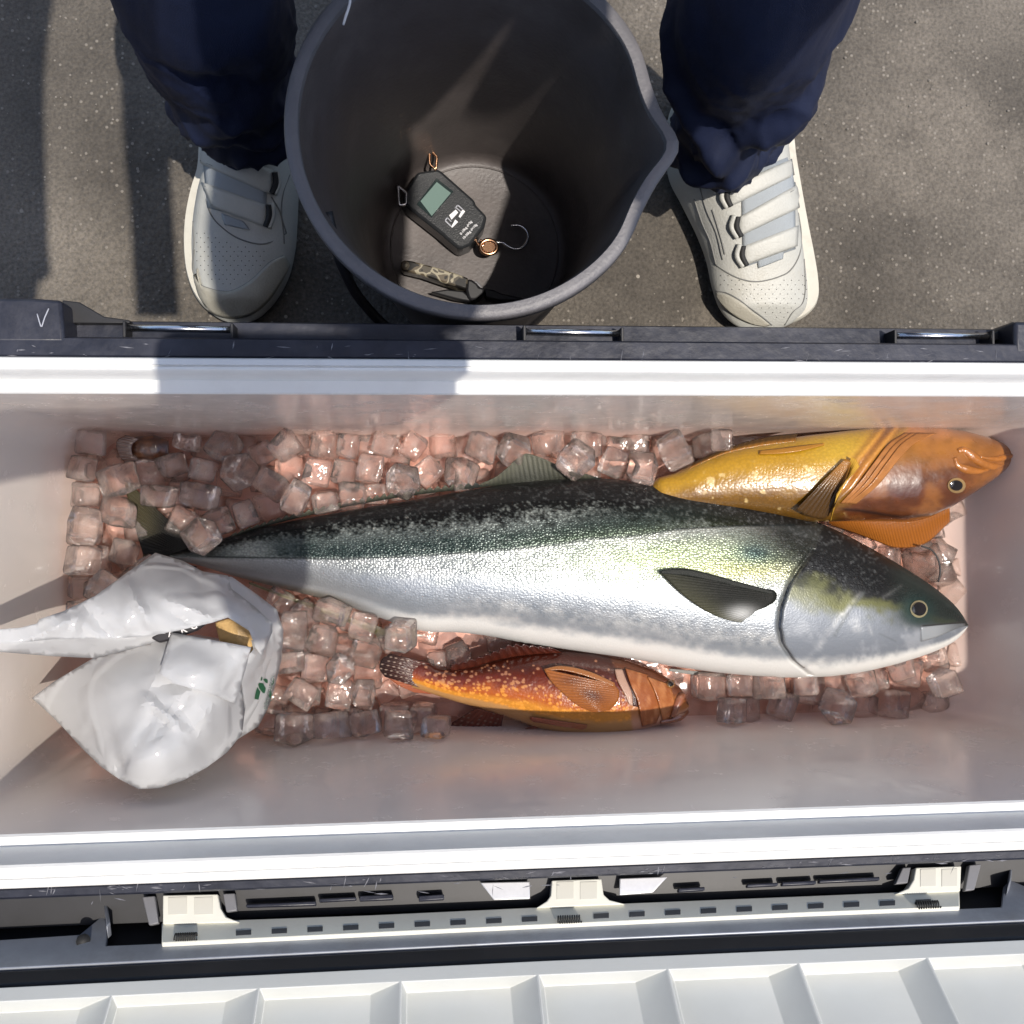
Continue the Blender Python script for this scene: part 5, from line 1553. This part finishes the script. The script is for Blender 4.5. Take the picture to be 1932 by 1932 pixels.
    fs.patch("fin_edge", [(1026, 1262), (1060, 1256), (1110, 1266), (1160, 1288)], [(1030, 1266), (1060, 1264), (1108, 1276), (1160, 1296)], lambda x, y: (np.zeros(x.shape + (3,)) + (.26, .10, .03), par(x.shape, 0, .35, 0)), fm, t, lambda u, v: .0085 - .004 * u, 30, 5)
    # open gill cover: pale inner edge, folded plates, jaws
    fs.patch("gill_edge", [(1160, 1262), (1166, 1284), (1178, 1308), (1188, 1330)], [(1174, 1262), (1182, 1284), (1192, 1308), (1194, 1332)], lambda x, y: (np.zeros(x.shape + (3,)) + (.36, .22, .16), par(x.shape, 0, .4, 0)), fm, t, lambda u, v: .003 + 0 * u, 24, 6, .002)
    fs.patch("gill_slit", [(1174, 1262), (1182, 1284), (1192, 1308), (1194, 1332)], [(1180, 1262), (1188, 1284), (1198, 1308), (1204, 1334)], lambda x, y: (np.zeros(x.shape + (3,)) + (.04, .012, .01), par(x.shape, 0, .4, 0)), fm, t, lambda u, v: .0012 + 0 * u, 24, 5, .001)

    def plate(x, y):
        n = fbm(x / 6, y / 22, 91)
        return lerp(np.zeros(x.shape + (3,)) + (.24, .07, .018), (.36, .14, .05), ss(-.3, .5, n)), par(x.shape, 0, .3, 0)
    fs.patch("gill_cover", [(1180, 1260), (1190, 1290), (1204, 1325), (1212, 1372)], [(1222, 1272), (1236, 1305), (1246, 1340), (1238, 1366)], plate, fm, t, lambda u, v: .0036 * (1 - .95 * v) + .0002, 40, 16)
    fs.patch("cheek_plate", [(1222, 1276), (1236, 1305), (1246, 1338), (1250, 1362)], [(1266, 1292), (1270, 1310), (1276, 1330), (1278, 1346)], plate, fm, t, lambda u, v: .0024 * (1 - .95 * v) + .0002, 30, 12)
    L3 = lambda pts, o: [fs.S(x, y, o) for x, y in pts]
    lipm = mat("rockfish_lip", (.22, .075, .035), .3, var=.25, vscale=90, coat=.9)
    tube("lip", L3([(1268, 1352), (1276, 1334), (1284, 1316), (1292, 1312)], .002), .0052, lipm, t, n=24, taper=[(0, .6), (.5, 1), (1, .5)])
    tube("lip", L3([(1246, 1362), (1268, 1357), (1286, 1350), (1296, 1342)], .001), .0048, lipm, t, n=24, taper=[(0, .5), (.6, 1), (1, .6)])
    irm = mat("rockfish_iris", (.20, .10, .03), .15, coat=1.0)
    eye(t, lambda x, y, o: fs.S(x, y, o), 1266, 1290, 8, 5, .0015, irm)
    return fs


RF = rockfish()


def buried_fish():
    t = thing("fish", "dark brown fish buried under the ice, tail end in the far left corner", "fish", P(300, 840, .06))
    fs = Fish([(232, 836), (258, 824), (290, 820), (318, 830)], [(232, 858), (258, 866), (290, 870), (318, 860)], .108, [(232, .006), (270, .011), (300, .010), (318, .002)])
    m = mat_attr("buried_fish_skin", coat=.8, fine=.0008, fscale=200)
    br = lambda x, y: (lerp((.055, .018, .008), (.14, .050, .018), ss(-.3, .5, fbm(x / 14, y / 10, 31))), par(x.shape, 0, .35, 0))
    fs.build("body", br, m, t, ns=60, na=30)
    fin("tail_fin", [(262, 828, .120), (250, 840, .121), (250, 856, .120), (262, 868, .118)], [(236, 822, .122), (220, 832, .124), (222, 856, .122), (234, 872, .118)], m, t, lambda x, y, u, w, ry: (lerp((.05, .016, .008), (.10, .032, .014), 1 - ry) * np.ones(x.shape + (1,)), par(x.shape, 0, .35, 0)), nu=40, nv=12, rays=9, amp=.001)


buried_fish()
cd = tube("clear_piece_edge", [P(x, y, .118) for x, y in ((1738, 1030), (1758, 1038), (1770, 1056), (1774, 1078), (1770, 1098))], .0011, M["black"], None, n=26, sides=6)  # arc added for the dark edge of a clear ice piece
tag(cd, "thin black curved edge of a clear piece on the ice beside the silver fish's forehead", "clear_piece_edge")


# ------------------------------------------------------------------ plastic bag
def sheet(name, outline, inner, m, parent, step=9, crease=.003, seed=0, fine=.0004, thick=.00012, edge_lift=0.0):
    """Film through control points (px, py, z): triangulated, interpolated, creased."""
    ctl = np.array(list(outline) + list(inner), float)
    ol = []
    for i in range(len(outline)):
        a = np.array(outline[i], float); b = np.array(outline[(i + 1) % len(outline)], float)
        k = max(1, int(np.hypot(*(b - a)[:2]) / step))
        for t in range(k):
            ol.append(a + (b - a) * t / k)
    ol = np.array(ol)
    g = random.Random(seed)
    x0, y0 = ol[:, :2].min(0); x1, y1 = ol[:, :2].max(0)
    poly = [Vector(p[:2]) for p in ol]

    def inside(x, y):
        r = False; j = len(poly) - 1
        for i in range(len(poly)):
            a, b = poly[i], poly[j]
            if (a.y > y) != (b.y > y) and x < (b.x - a.x) * (y - a.y) / (b.y - a.y) + a.x:
                r = not r
            j = i
        return r
    pts = list(poly)
    y = y0
    while y < y1:
        x = x0 + g.random() * step
        while x < x1:
            if inside(x, y) and min((p - Vector((x, y))).length_squared for p in poly) > (step * .55) ** 2:
                pts.append(Vector((x + g.uniform(-2, 2), y + g.uniform(-2, 2))))
            x += step
        y += step * .87
    res = geometry.delaunay_2d_cdt(pts, [(i, (i + 1) % len(poly)) for i in range(len(poly))], [], 1, 1e-4)
    vv, ff = res[0], res[2]
    q = np.array([[p.x, p.y] for p in vv])
    # thin-plate interpolation of the control heights
    def ph(r2):
        return np.where(r2 > 0, r2 * np.log(np.maximum(r2, 1e-9)), 0)
    n = len(ctl)
    s = 100.0
    A = ctl[:, :2] / s
    K = ph(((A[:, None] - A[None]) ** 2).sum(-1)) + np.eye(n) * 2e-3
    Pm = np.c_[np.ones(n), A]
    W = np.linalg.solve(np.block([[K, Pm], [Pm.T, np.zeros((3, 3))]]), np.r_[ctl[:, 2], 0, 0, 0])
    Q = q / s
    z = ph(((Q[:, None] - A[None]) ** 2).sum(-1)) @ W[:n] + np.c_[np.ones(len(Q)), Q] @ W[n:]
    on_edge = np.array([min((p - Vector(c)).length for p in poly) for c in q])
    k = np.clip(on_edge / 18, 0, 1)
    # faceted creases: distance to random fold lines
    fold = np.zeros(len(q))
    for _ in range(20):
        a = g.uniform(0, PI); cx_, cy_ = g.uniform(x0, x1), g.uniform(y0, y1)
        d = (q[:, 0] - cx_) * math.cos(a) + (q[:, 1] - cy_) * math.sin(a)
        along = -(q[:, 0] - cx_) * math.sin(a) + (q[:, 1] - cy_) * math.cos(a)
        L_ = g.uniform(40, 130)
        fold += g.choice([-1, 1]) * g.uniform(.4, 1) * np.maximum(0, 1 - np.abs(d) / g.uniform(12, 34)) * np.exp(-(along / L_) ** 2)
    z = z + k * crease * fold + k * fine * np.array([noise.noise((x / 14, y / 14, seed)) for x, y in q])
    o = mesh(name, P(q[:, 0], q[:, 1], z), ff, m, parent)
    sharp(o, 20)
    if sum(p.normal.z for p in o.data.polygons) < 0:
        o.data.flip_normals()
    md = o.modifiers.new("solid", 'SOLIDIFY'); md.thickness = thick; md.offset = 0
    return o


bag = thing("plastic_bag", "crumpled white plastic carrier bag with green print lying in the left end of the cooler", "bag", P(290, 1300, .06))
# right-hand wall of the bag
sheet("bag_wall", [(300, 1120, .20), (380, 1090, .205), (437, 1088, .21), (480, 1118, .21), (522, 1150, .205), (535, 1190, .20), (531, 1245, .195), (520, 1290, .195), (506, 1335, .195), (488, 1370, .20), (440, 1400, .23), (420, 1330, .27), (450, 1260, .28), (478, 1225, .275), (470, 1190, .25), (430, 1165, .235), (340, 1160, .22)],
      [(505, 1200, .225), (498, 1260, .228), (482, 1320, .228)], M["bag"], bag, seed=2, crease=.0014)
# big lower pouch, leaning on the near wall
POUCH = [(60, 1317, .235), (100, 1287, .25), (150, 1257, .262), (180, 1239, .268), (240, 1222, .275), (300, 1206, .282), (328, 1200, .285), (400, 1214, .288), (468, 1226, .282), (454, 1280, .275), (462, 1340, .250), (456, 1386, .250), (428, 1420, .268), (390, 1448, .295), (345, 1473, .318), (300, 1487, .33), (262, 1489, .332), (225, 1470, .322), (190, 1446, .305), (155, 1412, .282), (118, 1372, .26), (88, 1342, .245)]
sheet("bag_pouch", POUCH,
      [(150, 1330, .285), (210, 1300, .308), (280, 1290, .322), (350, 1280, .325), (420, 1275, .312), (200, 1370, .315), (270, 1370, .335), (340, 1360, .335), (400, 1350, .312), (250, 1430, .345), (330, 1420, .342), (400, 1400, .300)], M["bag"], bag, seed=4, crease=.0062, step=8)
pw = np.array([P(x, y, z) for x, y, z in POUCH]); pc = pw.mean(0)
rings_ = []
for k_, zz_ in ((0, 0), (.08, .3), (.14, .6), (.25, .9), (.5, 1.0)):
    rings_.append([(pc[0] + (p[0] - pc[0]) * (1 - k_), pc[1] + (p[1] - pc[1]) * (1 - k_), (p[2] - .002) * (1 - zz_) + .112 * zz_) for p in pw])
loft("bag_underside", rings_, M["bag"], bag, cap1=True, deg=60)
# loose pocket panel with a crisp upper edge
sheet("bag_pocket", [(323, 1193, .302), (400, 1207, .308), (474, 1221, .300), (464, 1260, .300), (444, 1328, .294), (400, 1310, .328), (330, 1290, .340), (300, 1270, .335), (312, 1230, .318)],
      [(390, 1250, .330), (350, 1250, .333)], M["bag"], bag, seed=6, crease=.0025)
# upper flap running into the twisted handle
sheet("bag_flap", [(-60, 1192, .36), (40, 1184, .355), (70, 1176, .35), (75, 1168, .352), (120, 1153, .345), (180, 1124, .325), (240, 1080, .28), (293, 1043, .235), (345, 1058, .235), (382, 1078, .245), (430, 1086, .25), (436, 1110, .262), (480, 1144, .268), (514, 1176, .262), (514, 1192, .262), (494, 1238, .268), (482, 1222, .278), (470, 1190, .285), (430, 1165, .298), (400, 1175, .308), (340, 1189, .318), (280, 1200, .324), (225, 1204, .328), (160, 1206, .338), (100, 1206, .35), (40, 1212, .356), (-60, 1220, .36)],
      [(250, 1130, .322), (320, 1110, .305), (390, 1130, .300), (300, 1160, .327), (180, 1165, .338), (440, 1140, .288), (110, 1180, .356)], M["bag"], bag, seed=8, crease=.006, step=7)
sheet("bag_fold", [(120, 1200, .335), (225, 1200, .312), (300, 1192, .300), (330, 1200, .296), (250, 1224, .294), (180, 1242, .286), (100, 1238, .31), (0, 1230, .345), (-60, 1226, .352), (-60, 1206, .354), (40, 1206, .35)],
      [(150, 1222, .312)], M["bag"], bag, seed=10, crease=.003)
# green emblem and lettering on the right-hand wall
bw = bpy.data.objects["bag_wall"]


def bag_pt(px, py, off=.0022):
    d = Vector(R @ np.array([px - CX, -(py - CY), -F]))
    ok, loc, nrm, _ = bw.ray_cast(Vector((0, 0, H)), d.normalized())
    if not ok:
        return P(px, py, .14)
    return np.array(loc) - np.array(d.normalized()) * off


def bq(x, y):
    return ((560 + x * .0828) * .805, (1540 + y * .0828) * .805)


for poly in ([(610, 670), (640, 560), (665, 580), (660, 640), (640, 665)], [(690, 640), (720, 615), (770, 615), (815, 650), (815, 740), (790, 745), (740, 710)],
             [(545, 780), (570, 735), (640, 740), (690, 750), (720, 820), (760, 880), (750, 960), (725, 1030), (680, 1015), (620, 950), (570, 880)],
             [(525, 855), (560, 920), (605, 980), (580, 1100), (550, 1210), (445, 1185), (460, 1080), (490, 960)],
             [(910, 770), (960, 740), (990, 610), (1003, 640), (985, 740), (950, 800), (920, 800)], [(870, 960), (890, 930), (915, 960), (925, 1080), (920, 1150), (890, 1160), (840, 1090)],
             [(890, 1160), (925, 1150), (915, 1240), (890, 1250)], [(840, 1290), (860, 1270), (870, 1330), (860, 1350)], [(925, 820), (940, 825), (930, 900), (918, 890)]):
    pts = [bag_pt(*bq(*p)) for p in poly]
    n = np.array([0, 0, 1.0])
    k = len(pts)
    mesh("green_emblem", pts + [p - np.array([0, 0, .0005]) for p in pts], [tuple(range(k))] + [(i, (i + 1) % k, k + (i + 1) % k, k + i) for i in range(k)], M["green"], bag, smooth=False)
a, b_ = bag_pt(*bq(930, 500), .006), bag_pt(*bq(720, 1400), .006)
text_mesh("bag_lettering", "TONGTON TENJUS", np.linalg.norm(b_ - a) / 14 * 1.72, a - unit(b_ - a) * 0, b_ - a, np.cross([0, 0, 1], b_ - a), mat("grey_lettering", (.05, .075, .065), .5), bag)

# what shows in the bag's mouth
pk = prism("label_packet", [(283, 1204), (300, 1190), (350, 1175), (388, 1162), (396, 1170), (372, 1190), (330, 1206), (300, 1214)], M["packblack"], None, .012, z=.298, bevel=.002)
tag(pk, "black packet with white lettering showing in the mouth of the white bag", "packet")
for (x, y, s_) in ((318, 1196, .9), (342, 1189, 1), (360, 1182, 1)):
    A = P(x, y + 6, .2984)
    tx = text_mesh("packet_lettering", {318: "A", 342: "K", 360: "G"}[x], .0085 * s_, A, P(x + 20, y + 1, .2984) - A, [0, 1, 0], M["paper"], None)
    tx.parent = pk
bt = sheet("bait_lump", [(412, 1172, .256), (436, 1170, .26), (452, 1176, .262), (468, 1184, .26), (484, 1205, .256), (476, 1226, .255), (440, 1222, .256), (424, 1212, .256), (418, 1190, .254)], [(445, 1196, .268)], M["bait"], None, step=7, crease=.002, seed=12, thick=.01)
tag(bt, "tan lump of bait in the white bag's mouth, right of the black packet", "bait")

# ------------------------------------------------------------------ ice
def ice_meshes():
    out = []
    for k in range(7):
        bm = bmesh.new()
        bmesh.ops.create_cube(bm, size=1.0)
        bmesh.ops.bevel(bm, geom=bm.edges[:] + bm.verts[:], offset=.16, segments=2, profile=.6, affect='EDGES')
        if k % 2 == 0:          # moulded cubes with a hollow in one face
            f = max(bm.faces, key=lambda f: f.calc_center_median().z + f.calc_area() * .1)
            r = bmesh.ops.inset_individual(bm, faces=[f], thickness=.10)
            bmesh.ops.translate(bm, verts=f.verts, vec=(0, 0, -.10))
            r = bmesh.ops.inset_individual(bm, faces=[f], thickness=.10)
            bmesh.ops.translate(bm, verts=f.verts, vec=(0, 0, -.16))
        g = random.Random(100 + k)
        for v in bm.verts:
            d = noise.noise_vector(v.co * 1.4 + Vector((k * 7.3, 0, 0))) * .11
            v.co += d
            v.co.z *= (1.0, .9, .78, 1.05, .86, .95, .8)[k]
            v.co.x *= (1.0, 1.1, .95, .85, 1.05, 1.0, .9)[k]
        me = bpy.data.meshes.new("ice_cube_mesh")
        bm.to_mesh(me); bm.free()
        me.polygons.foreach_set("use_smooth", [True] * len(me.polygons))
        me.materials.append(M["ice"])
        out.append(me)
    return out


LANDMARKS = [
    (236, 850, "the buried brown tail"), (245, 930, "the tip of the silver fish's tail fin"), (225, 1030, "the base of the tail fin's left edge"), (215, 1120, "the white bag's upper left edge"),
    (330, 930, "the upper edge of the big tail fin"), (400, 1000, "the narrow tail stem of the silver fish"), (420, 830, "the left end of the far wall"), (520, 900, "the first finlet spines of the silver fish"),
    (620, 840, "the far wall above the rear back"), (700, 920, "the spiny back edge of the silver fish"), (800, 840, "the far wall left of the dorsal fin"), (880, 890, "the rear foot of the tall dorsal fin"),
    (990, 850, "the tip of the tall dorsal fin"), (1060, 830, "the far wall behind the dorsal fin"), (1130, 885, "the front foot of the dorsal fin"), (1230, 860, "the yellow fish's tail end"), (1330, 840, "the yellow fish's upper edge"),
    (1740, 1060, "the silver fish's forehead"), (1800, 1120, "the silver fish's snout"), (560, 1150, "the white bag's upper right corner"), (545, 1260, "the green print on the bag"), (530, 1340, "the bag's lower right edge"),
    (640, 1180, "the anal fin of the silver fish"), (650, 1300, "the middle of the ice between bag and red fish"), (640, 1370, "the near wall below the bag's right side"), (730, 1250, "the red fish's tail tip"), (760, 1330, "the lower side of the red fish's tail"),
    (830, 1225, "the red fish's tail root"), (900, 1220, "the red fish's dorsal spines"), (850, 1370, "the red fish's anal fin"), (1310, 1320, "the red fish's mouth"), (1400, 1300, "the silver fish's front belly"),
    (1530, 1300, "the lower end of the silver gill cover"), (1660, 1300, "the silver fish's throat"), (1780, 1270, "the silver fish's chin"), (1420, 1345, "the near wall under the silver belly"), (1640, 1345, "the near wall under the silver head")]


def ice_label(o, k):
    """What singles the cube out: its size, its height in the heap, its side of the nearest landmark."""
    px, py = (float(q) for q in proj(np.array(o.location)))
    lx, ly, nm = min(LANDMARKS, key=lambda q: math.hypot(q[0] - px, q[1] - py))
    dx, dy = px - lx, py - ly
    if math.hypot(dx, dy) < 16:
        rel = "at"
    else:
        a = math.degrees(math.atan2(-dy, dx)) % 360
        rel = ("right of", "above right of", "above", "above left of", "left of", "below left of", "below", "below right of")[int((a + 22.5) // 45) % 8]
    s = o.scale[0]
    size = "large" if s > .0285 else "small" if s < .0255 else "middling"
    z = o.location.z
    hgt = "topmost " if z > .112 else "sunken " if z < .070 else ""
    hol = "hollowed " if k % 2 == 0 else "clear "
    lab = f"{size} {hgt}{hol}ice cube {rel} {nm}"
    return lab if len(lab.replace("-", " ").split()) <= 15 else f"{size} {hgt or hol}ice cube {rel} {nm}"


def place_ice(data):
    ms = ice_meshes()
    by = {}
    for (x, y, z, qw, qx, qy, qz, s, k) in data:
        o = bpy.data.objects.new("ice_cube", ms[k])
        COL.objects.link(o)
        o.location = (x / 1e4, y / 1e4, z / 1e4)
        o.rotation_mode = 'QUATERNION'
        o.rotation_quaternion = (qw / 100, qx / 100, qy / 100, qz / 100)
        o.scale = (s / 1e4,) * 3
        px, py = proj(np.array(o.location))
        tag(o, ice_label(o, k), "ice cube", "ice cubes in the cooler")
        by.setdefault(o["label"], []).append((float(px), o))
    for lab, it in by.items():
        it.sort(key=lambda q: q[0])
        for i, (_, o) in enumerate(it):
            if len(it) > 1:
                o["label"] = ("leftmost " if i == 0 else "rightmost " if i == len(it) - 1 else "middle ") + lab
ICE = [(-3442,-400,790,94,-3,-2,35,288,5),(-3494,-103,776,55,42,62,-38,240,4),(-3251,35,768,17,-72,-17,-65,272,3),(-3148,-251,797,32,62,-37,61,296,5),(-2946,625,781,6,1,-2,-100,301,4),(-2718,64,805,6,-4,67,-74,314,4),(-2775,345,809,1,-92,-6,39,250,0),(-2320,282,770,1,9,99,4,274,1),(-2551,100,1083,22,18,6,96,295,2),(-3237,363,780,55,-54,44,-45,273,2),(-2646,671,804,64,76,-5,10,282,6),(-1935,906,804,51,-53,-50,46,313,6),(-1447,-1447,789,2,-1,70,71,276,4),(-1497,-815,781,21,29,-69,-63,274,2),(-2354,386,1119,19,-36,-66,-64,304,4),(-2384,630,793,78,-11,-62,-8,250,2),(-1444,663,822,44,52,-49,54,302,1),(-1153,-1204,796,51,-47,55,-47,293,0),(-1057,-828,800,67,26,-62,31,298,4),(-1207,888,756,1,86,-52,1,261,2),(-1081,-2003,775,29,-67,-19,-66,277,6),(-935,-1763,803,36,-31,-64,61,311,1),(-652,926,787,49,-49,50,52,271,0),(22,-2050,783,69,-3,-72,-5,244,1),(151,-1498,796,45,-45,-50,58,291,4),(-547,626,789,51,-43,53,-53,273,4),(-354,951,781,3,1,-72,-69,256,4),(-1135,629,1060,73,-2,-68,-10,273,0),(619,507,810,9,4,-19,-98,271,5),(1371,947,1035,66,-73,12,15,270,1),(-248,385,822,6,-65,-13,74,291,5),(2728,899,843,92,-12,-38,-4,281,5),(-112,902,1056,19,-66,23,69,269,1),(1431,-1317,765,54,42,-57,46,246,6),(32,347,775,8,14,68,72,257,6),(246,704,772,71,2,-69,12,269,6),(312,411,786,7,-74,65,15,251,1),(929,602,808,64,-77,6,-6,282,5),(467,877,838,94,29,5,15,265,0),(1585,908,781,14,14,98,-1,277,6),(1859,648,795,12,73,-6,-67,288,6),(1892,942,785,48,54,49,-48,295,6),(2184,901,786,51,-45,-49,-55,258,0),(2437,929,779,45,54,-52,-48,271,6),(2780,-1656,596,48,68,-43,-34,281,0),(5010,-1708,448,8,93,36,-6,312,2),(3379,-1721,478,74,11,-6,66,293,1),(5826,-695,569,65,-68,-27,21,276,1),(-1358,-1031,1400,66,-15,70,-25,310,1),(-2905,631,1035,4,5,-100,3,289,6),(-3303,740,776,28,28,66,64,241,0),(-1997,221,789,5,-2,-72,69,283,1),(-1349,344,1159,54,18,-70,-43,267,1),(-1711,833,1057,52,-11,82,21,237,5),(-2334,661,1069,4,63,-77,-6,268,3),(-1893,189,1076,33,47,62,54,297,2),(-2105,523,829,49,-36,69,-39,264,3),(-2114,901,1071,9,47,-72,-50,304,6),(-2331,900,776,66,-10,-74,-9,281,3),(-1648,-2045,1061,47,52,46,-54,280,2),(-1553,-1735,770,14,69,-17,68,270,3),(-1763,-628,788,65,-29,64,28,273,5),(-1074,-1153,1196,49,37,-67,-41,277,0),(-1394,-1356,1453,28,32,-60,68,256,4),(-1748,567,799,69,72,3,0,283,0),(-1158,-1478,1037,6,70,71,1,292,2),(-882,-1257,920,9,-9,45,89,251,6),(-1284,-918,1029,24,87,32,-27,281,3),(-1660,273,823,53,-44,-58,-43,313,1),(-1372,360,809,70,71,7,10,313,3),(-1352,-2018,1054,50,-40,51,-57,301,4),(-422,-1788,746,88,-2,-4,-48,242,2),(-1607,507,1139,26,17,70,64,310,4),(-1055,294,817,47,-59,48,-45,297,5),(-667,-2025,834,69,32,-30,-57,315,6),(-182,-1698,784,15,1,1,-99,248,3),(-245,-2031,760,4,72,-70,-3,283,2),(782,913,807,42,57,43,-55,277,1),(-37,-2021,1076,1,77,-1,-63,290,4),(-6,-1116,772,2,63,-78,2,313,6),(1335,727,780,20,-21,-73,62,253,1),(42,629,1002,23,-64,-30,-67,272,3),(5278,-2020,922,71,3,8,69,309,0),(-249,-1109,1342,51,-12,84,-18,285,1),(4655,-1850,816,12,71,-69,13,280,1),(1626,747,1291,39,28,27,-83,304,1),(820,-1255,800,49,-51,50,49,269,1),(3160,-1773,902,1,86,0,51,312,5),(993,843,1080,53,-30,-79,2,300,5),(2193,558,788,57,48,-56,-36,235,4),(5649,-220,824,18,27,-81,-48,261,3),(4687,14,795,48,33,-70,40,248,5),(5865,-2041,777,8,70,-71,-6,260,2),(2727,833,1230,26,-45,-80,-28,311,3),(210,936,821,44,-57,59,-36,262,5),(2382,917,836,52,-43,57,-47,263,0),(5599,-2019,673,4,-9,-59,-80,286,5),(5528,-1851,458,18,-68,-16,-69,298,0),(5824,-1773,461,43,54,-48,54,265,1),(5830,-1511,847,52,-57,32,55,292,4),(-2314,-50,1264,78,-45,10,43,294,5),(-3486,37,1070,62,15,76,7,279,4),(-3530,-565,1288,43,-56,47,-54,242,2),(-3169,218,1240,28,18,-78,53,315,6),(-2582,407,965,38,-8,-92,-4,265,2),(-2832,-422,1367,27,42,38,78,287,2),(-3015,32,985,27,-44,63,58,279,6),(-3256,-571,1392,67,-50,-52,15,260,3),(-2162,102,1066,10,-88,-17,-44,279,2),(-760,368,1080,57,-81,4,9,298,6),(-1345,-2026,1412,31,30,-64,64,295,0),(-1156,-1427,1284,66,-74,-2,-12,241,3),(-3407,927,1325,67,-14,16,-72,277,3),(-3152,554,1270,16,-95,-8,-24,291,0),(-1573,-1798,1031,68,10,72,-7,275,6),(-1381,-1231,1116,15,21,81,-52,241,1),(-814,605,771,3,71,-70,2,262,1),(-1051,919,1027,42,52,-60,-44,312,6),(-991,-2031,1311,73,63,19,-18,308,1),(-503,396,1013,69,5,-3,-72,237,2),(-852,636,1049,0,-75,9,65,261,4),(-1097,-2048,1029,70,6,71,-6,259,6),(-772,-968,984,16,3,2,99,265,2),(-377,-1163,1039,55,62,-37,-42,258,4),(-970,-872,1223,29,34,47,-76,305,2),(-1228,-1749,1044,47,55,52,46,233,0),(-416,926,1036,98,6,-5,-18,231,1),(-342,-1269,767,68,21,68,-19,253,3),(2106,723,1028,8,-96,20,-18,299,6),(-647,-1302,1043,75,-31,15,57,292,2),(4542,-2042,649,0,-73,3,69,262,6),(404,607,1064,73,-22,-43,49,282,0),(3139,915,1068,53,59,-34,50,271,5),(3999,-2008,929,12,-66,12,73,298,2),(3219,941,1359,10,68,71,14,233,5),(3983,-1987,616,57,-52,-47,43,312,1),(-803,914,1039,13,-77,1,62,252,6),(1787,923,1055,55,1,-83,-5,279,3),(6109,171,776,65,34,53,-42,245,0),(4958,-2040,848,60,50,-48,40,275,5),(5866,-23,803,34,-53,-65,42,277,2),(5860,-1794,1029,91,-28,30,-1,276,1),(-3488,375,1076,0,-69,5,72,288,0),(-3498,699,1016,43,-61,51,42,258,6),(-3495,-818,1319,8,70,71,-6,264,3),(-3256,-599,1058,75,-65,-7,3,304,3),(-658,-1763,1060,28,-57,32,-70,262,6),(-2634,710,1103,67,-71,-19,9,269,6),(-910,-1739,1101,65,3,4,-76,263,1),(-3454,-281,1373,69,-5,-72,-4,293,5),(-3500,660,1290,59,52,39,48,260,2),(-1646,949,780,2,-3,67,74,264,1),(-1038,301,1129,56,48,53,-43,253,1),(3807,-1774,1083,46,-2,88,-9,272,0),(-1387,939,989,51,62,43,-42,260,4),(-625,-1530,869,29,68,-27,-62,314,5),(-1534,-754,1049,32,-61,-39,-61,261,5),(-576,-1113,773,44,-51,56,-49,241,2),(-652,-1013,1211,99,-8,-1,-15,291,2),(-335,-2017,1032,0,-70,-72,3,293,0),(-281,704,792,51,52,58,36,269,6),(376,-1392,915,90,-37,-22,11,239,3),(-889,-1461,1201,23,-84,-17,47,234,1),(-563,676,1059,100,5,-1,-8,292,6),(2366,650,1248,23,-66,-14,70,278,0),(4559,-1989,1163,19,-66,-6,73,299,1),(4877,-1761,1056,4,3,-98,21,295,6),(3592,-2039,907,87,4,-49,1,280,2),(6077,-1634,623,52,-38,-13,75,244,6),(5328,-1612,1093,59,-77,-25,-4,264,4),(3509,-1764,982,66,58,31,-37,269,5),(5136,-1731,888,79,-9,60,0,271,2),(-2508,962,1016,28,-36,-54,-71,236,2),(5522,-1684,884,13,97,-10,17,303,6),(3370,-2020,1108,70,21,20,65,290,2),(114,-2057,1379,55,59,41,-43,264,6),(-1952,634,1098,5,82,43,37,289,0),(633,892,1129,24,-52,73,-36,279,4),(3028,786,808,1,-17,-68,-71,300,6),(4283,-2022,645,68,0,0,-74,265,4),(5322,-364,785,57,-45,-48,49,253,2),(4334,-1858,839,3,-3,10,99,312,1),(5962,-339,792,8,-50,86,-7,267,0),(5017,-181,766,30,62,-36,63,261,3),(-2770,380,1176,62,-67,32,26,265,4),(-3143,-209,1086,15,74,65,-6,237,5),(-3440,69,1401,38,60,-66,24,300,3),(-3002,-506,1186,24,-14,93,24,251,3),(-1440,893,1273,69,-64,-26,21,269,0),(-3449,389,1363,11,11,-63,76,242,1),(-808,-2042,1051,0,92,-4,39,275,2),(-621,-2033,1237,71,-30,19,-62,270,2),(-225,530,1171,19,-44,29,-83,286,3),(-1285,-1696,1331,64,30,-59,39,301,4),(4223,-1766,1092,49,-59,52,38,242,5),(-284,-2037,1336,70,-7,6,-71,272,0),(-3457,-289,1081,100,-3,2,-1,300,1),(5711,-415,880,-42,10,58,69,360,0),(5978,-569,780,-41,66,-50,-38,270,4),(6151,-746,740,-17,-53,40,73,260,5),(6216,-464,700,-66,35,63,21,260,6),(5997,-301,680,71,-37,9,-59,260,5),(6323,-925,680,72,-62,8,29,250,6),(6387,-681,620,-47,25,-9,84,250,2),(6284,-1187,660,-51,79,-8,-32,260,3),(6417,-1395,660,92,33,-22,1,250,3),(6198,-1516,700,-9,-100,4,-1,270,6),(2988,657,850,-88,-47,2,6,270,0),(3236,872,850,58,64,-50,0,260,4)]
place_ice(ICE)
